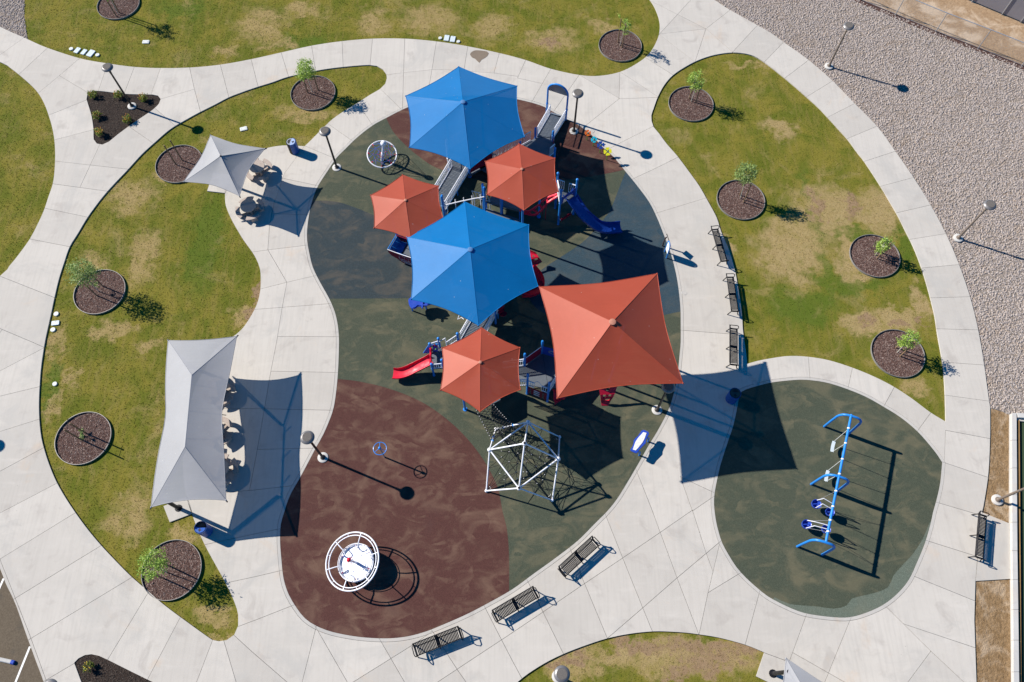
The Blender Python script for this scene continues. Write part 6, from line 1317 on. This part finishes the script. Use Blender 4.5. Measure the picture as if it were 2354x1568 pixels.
# ------------------------------------------------------------------ valve boxes and covers
def rrect(w, h, r_=.05, n=4):
    out = []
    for sx, sy, a0 in ((1, 1, 0), (-1, 1, 90), (-1, -1, 180), (1, -1, 270)):
        for k in range(n + 1): a = R(a0 + 90 * k / n); out.append((sx * (w / 2 - r_) + r_ * math.cos(a), sy * (h / 2 - r_) + r_ * math.sin(a)))
    return out
def vbox(label, px, w, h, rz, mat='lid_blue', rim=False, z=-.075):
    v = G(*px); t_ = thing('valve_box', label, 'valve box', (v.x, v.y, z), R(rz), 'valve boxes set in the lawns')
    if w == h:
        mb = MB(); mb.lathe([(w / 2, -.05), (w / 2, .065), (w / 2 - .01, .075), (1e-6, .075)], 24); mb.build('lid', mat, t_, world=False)
        mb = MB(); [mb.box((.04 * i, .03 * (-1) ** i, .0765), (.02, .012, .004)) for i in (-1, 0, 1)]; mb.build('finger_hole', 'black_steel', t_, world=False, smooth=0)
    else:
        mb = MB(); mb.prism(rrect(w, h), -.05, .07); mb.build('lid', mat, t_, world=False, smooth=30, bevel=.006)
        if rim:
            mb = MB(); mb.prism(rrect(w * 1.16, h * 1.22), -.05, .06); mb.build('collar', 'lid_white', t_, world=False, smooth=30)
            for x in (-.32, .32): mb = MB(); mb.box((w * x, 0, .072), (.05, .02, .006)); mb.build('latch', 'black_steel', t_, world=False, smooth=0)
        else: mb = MB(); mb.box((0, h * .36, .072), (.05, .025, .006)); mb.build('finger_hole', 'black_steel', t_, world=False, smooth=0)
for (i, j, x, y, w, h, rz, mat, rim, lab) in ((0, 0, 651, 446, .30, .30, 0, 'lid_white', 0, 'round white valve lid at the left end of the row on the top lawn'), (0, 0, 707, 460, .33, .52, -22, 'lid_blue', 0, 'first oblong pale valve lid from the left in the row on the top lawn'), (0, 0, 768, 475, .30, .50, -22, 'lid_blue', 0, 'narrow oblong pale valve lid in the middle of the row on the top lawn'), (0, 0, 831, 487, .42, .62, -22, 'lid_blue', 0, 'largest oblong pale valve lid in the row on the top lawn'), (0, 0, 893, 502, .30, .30, 0, 'lid_white', 0, 'round white valve lid at the right end of the row on the top lawn'), (0, 0, 1337, 382, .42, .26, 0, 'lid_white', 1, 'white utility box below the tree at the top edge'), (0, 0, 2235, 1180, .42, .26, 18, 'lid_white', 1, 'white utility box in the lawn above the small grey canopy'),
                          (1, 0, 1691, 347, .26, .26, 0, 'lid_white', 0, 'round white valve lid left of a pair of oblong ones at top centre'), (1, 0, 1750, 347, .36, .56, -8, 'lid_blue', 0, 'left oblong valve lid of the pair at top centre'), (1, 0, 1806, 357, .36, .56, -8, 'lid_blue', 0, 'right oblong valve lid of the pair at top centre'), (1, 0, 1858, 379, .26, .26, 0, 'lid_white', 0, 'round white valve lid right of the pair at top centre'),
                          (0, 1, 514, 1313, .30, .30, 0, 'lid_white', 0, 'round white valve lid at the left lawn edge, upper of two'), (0, 1, 506, 1397, .46, .30, 8, 'lid_blue', 0, 'oblong pale valve lid between two round ones at the left lawn edge'), (0, 1, 484, 1458, .30, .30, 0, 'lid_white', 0, 'round white valve lid at the left lawn edge, lower of two'), (0, 2, 501, 388, .27, .27, 0, 'lid_white', 0, 'single round white lid in bright grass at the left lawn edge')):
    vbox(lab, T(i, j, f'{x},{y}')[0], w, h, rz, mat, rim)
for (i, j, x, y, lab) in ((2, 0, 733, 1205, 'round drain cover in the concrete beside the orange chime flower'), (2, 1, 1580, 1120, 'round drain cover in the concrete right of the large orange canopy'), (2, 2, 2228, 375, 'round cleanout cover in the shaded concrete behind the blue bin')):
    v = G(*T(i, j, f'{x},{y}')[0]); o = MB().lathe([(.17, -.02), (.17, .006), (.15, .010), (.13, .006), (.03, .008), (1e-6, .010)], 24, (v.x, v.y, .004)).build('drain_cover', 'curb_concrete'); tag(o, lab, 'drain cover', 'covers set in the concrete')
# damp stain on the path
dp_ = cr([G2(q) for q in T(1, 0, '1965,500 1985,475 2020,463 2070,466 2120,474 2137,490 2125,515 2100,535 2070,550 2050,578 2030,560 2010,540 1985,530')], True, .15)
mb = MB(); mb.add([(v.x, v.y, .0075) for v in dp_], [tuple(range(len(dp_)))]); struct(mb.build('damp_patch', 'damp_concrete', smooth=0))
# ------------------------------------------------------------------ fences, wall, parking
F0, F1 = G(1850, -50), G(2600, 255)
base = [G(*q) for q in T(3, 0, '460,-180 820,-12 1170,135 1540,290 1930,442 2330,602 2800,800')]
fn = thing('chain_link_fence', 'galvanised chain-link fence between gravel and dirt at the top right', 'fence', base[3]); hF = 1.68
for q in base: mb = MB(); mb.lathe([(.030, -.1), (.030, hF), (.036, hF + .02), (1e-6, hF + .05)], 10, q); mb.build('post', 'galvanised', fn)
mb = MB(); mb.path([q + Vector((0, 0, hF)) for q in base], .028, 8); mb.build('top_rail', 'galvanised', fn)
mb = MB(); mb.path([q + Vector((0, 0, .06)) for q in base], .010, 5); mb.build('bottom_wire', 'galvanised', fn)
mb = MB(); gp = .075
for a, b in zip(base, base[1:]):
    L = (b - a).length; d = (b - a) / L; n = int((L + hF) / gp); nz = Vector((d.y, -d.x, 0)) * .0035
    for k in range(n):
        for s_ in (0, 1):
            x0 = k * gp - hF * (1 - s_) - (0 if not s_ else hF * 0); x0 = k * gp - hF; x1 = x0 + hF
            z0, z1_ = (.03, hF) if s_ == 0 else (hF, .03)
            t0_ = max(0, (0 - x0) / hF); t1_ = min(1, (L - x0) / hF)
            if t1_ - t0_ < .02: continue
            p0 = a + d * (x0 + hF * t0_) + Vector((0, 0, z0 + (z1_ - z0) * t0_)); p1 = a + d * (x0 + hF * t1_) + Vector((0, 0, z0 + (z1_ - z0) * t1_)); w_ = Vector((0, 0, .003))
            mb.add([p0 - w_, p1 - w_, p1 + w_, p0 + w_], [(0, 1, 2, 3)])
me_ = mb.build('wire_mesh', 'galvanised', fn, smooth=0); me_['kind'] = 'stuff'
# mow strip under the fence
mb = MB(); nrmF = Vector((.38, .92, 0)); q0 = [q + nrmF * .25 for q in base]; mb.add([q + nrmF * .12 + Vector((0, 0, -.04)) for q in base] + [q - nrmF * .30 + Vector((0, 0, -.04)) for q in base], [(k, k + 1, len(base) + k + 1, len(base) + k) for k in range(len(base) - 1)]); struct(mb.build('dirt_footing', 'mulch_base', smooth=0))
# screened fence at the corner
sb = [G(*q) for q in T(3, 0, '1500,-150 1872,12 2320,200 2760,400')]; sf = thing('screen_fence', 'fence with grey woven privacy screen in the top right corner', 'fence', sb[1])
for a, b in zip(sb, sb[1:]): mb = MB(); mb.slab([a + Vector((0, 0, .04)), b + Vector((0, 0, .04)), b + Vector((0, 0, 1.9)), a + Vector((0, 0, 1.9))], .006); mb.build('screen', 'cloth_screen', sf, smooth=0)
for q in sb + [sb[1].lerp(sb[2], .62), sb[0].lerp(sb[1], .5)]: e = q - nrmF * .04; mb = MB(); mb.tube(e + Vector((0, 0, -.1)), e + Vector((0, 0, 1.95)), .028, 8); mb.build('post', 'galvanised', sf)
mb = MB(); mb.path([q + Vector((0, 0, 1.9)) for q in sb], .022, 8); mb.build('top_rail', 'galvanised', sf)
# low wall round the court
wl = thing('low_wall', 'low pale concrete wall round the green court on the right edge', 'wall', G(2330, 1200)); hw = .17
w0 = G(2320.8, 951.5); ys = [(2321.2, 951.5), (2321.2, 1013.8), (2321.4, 1077.6), (2321.4, 1139), (2321.6, 1201.8), (2321.8, 1266.8), (2322.6, 1333.2), (2323.4, 1402), (2324, 1472), (2324.6, 1544.6), (2325.5, 1625)]
for a, b in zip(ys, ys[1:]):
    A_, B_ = G(*a), G(*b); d = (B_ - A_).normalized(); A2, B2 = A_ + d * .004, B_ - d * .004; W_ = Vector((.36, 0, 0)); mb = MB(); mb.prism([(A2.x, A2.y), (B2.x, B2.y), (B2.x + .28, B2.y), (A2.x + .28, A2.y)], -.15, hw); mb.build('wall_block', 'pale_concrete', wl, smooth=0, bevel=.012)
A_ = G(2321.2, 951.0) + Vector((.29, .0, 0)); D_ = Vector((1, .0, 0))
for k in range(6): a = A_ + Vector((1.75 * k + .004, -.14 * k, 0)); b = a + Vector((1.742, -.14, 0)); mb = MB(); mb.prism([(a.x, a.y), (a.x, a.y - .28), (b.x, b.y - .28), (b.x, b.y)], -.15, hw); mb.build('wall_block', 'pale_concrete', wl, smooth=0, bevel=.012)
mb = MB(); A_, B_ = G(2338, 966), G(2342, 1640); mb.box(((A_.x + B_.x) / 2 + .06, (A_.y + B_.y) / 2, -.02), (.06, (A_ - B_).length, .14), Matrix.Rotation(math.atan2(B_.x - A_.x, -(B_.y - A_.y)), 3, 'Z')); mb.build('inner_board', 'wood_frame', wl, smooth=0)
# parking bay: painted lines and wheel stop
for (a, b, lab) in ((T(0, 3, '30,615')[0], T(0, 3, '-110,930')[0], 'upper white parking line at the left edge'), (T(0, 3, '272,1240')[0], T(0, 3, '110,1640')[0], 'lower white parking line beside the wheel stop')):
    A_, B_ = G(*a), G(*b); d = (B_ - A_).normalized(); s_ = Vector((-d.y, d.x, 0)) * .05; z_ = Vector((0, 0, -.026)); mb = MB(); mb.add([A_ - s_ + z_, A_ + s_ + z_, B_ + s_ + z_, B_ - s_ + z_], [(0, 1, 2, 3)]); o = mb.build('parking_line', 'white_paint', smooth=0); tag(o, lab, 'parking line', 'painted parking lines')
A_, B_ = G(*T(0, 3, '132,1388')[0]), G(*T(0, 3, '-190,1316')[0]); d = (B_ - A_).normalized(); s_ = Vector((-d.y, d.x, 0)); mb = MB(); vs = []
for p in (A_, B_):
    for (w_, z_) in ((-.095, -.03), (-.095, .05), (-.05, .10), (.05, .10), (.095, .05), (.095, -.03)): vs.append(p + s_ * w_ + Vector((0, 0, z_)))
mb.add(vs, [(k, (k + 1) % 6, 6 + (k + 1) % 6, 6 + k) for k in range(6)] + [tuple(range(6)), tuple(range(11, 5, -1))]); ws_ = thing('wheel_stop', 'pale concrete wheel stop with dark end in the parking bay', 'wheel stop', (A_ + B_) / 2); mb.build('body', 'pale_concrete', ws_, smooth=0, bevel=.008)
mb = MB(); vs = [p + s_ * w_ * 1.02 + Vector((0, 0, z_ + .002)) for p in (A_ - d * .004, A_ + d * .16) for (w_, z_) in ((-.095, -.03), (-.095, .05), (-.05, .10), (.05, .10), (.095, .05), (.095, -.03))]
mb.add(vs, [(k, (k + 1) % 6, 6 + (k + 1) % 6, 6 + k) for k in range(6)] + [tuple(range(6)), tuple(range(11, 5, -1))]); mb.build('painted_end', 'royal_plastic', ws_, smooth=0)
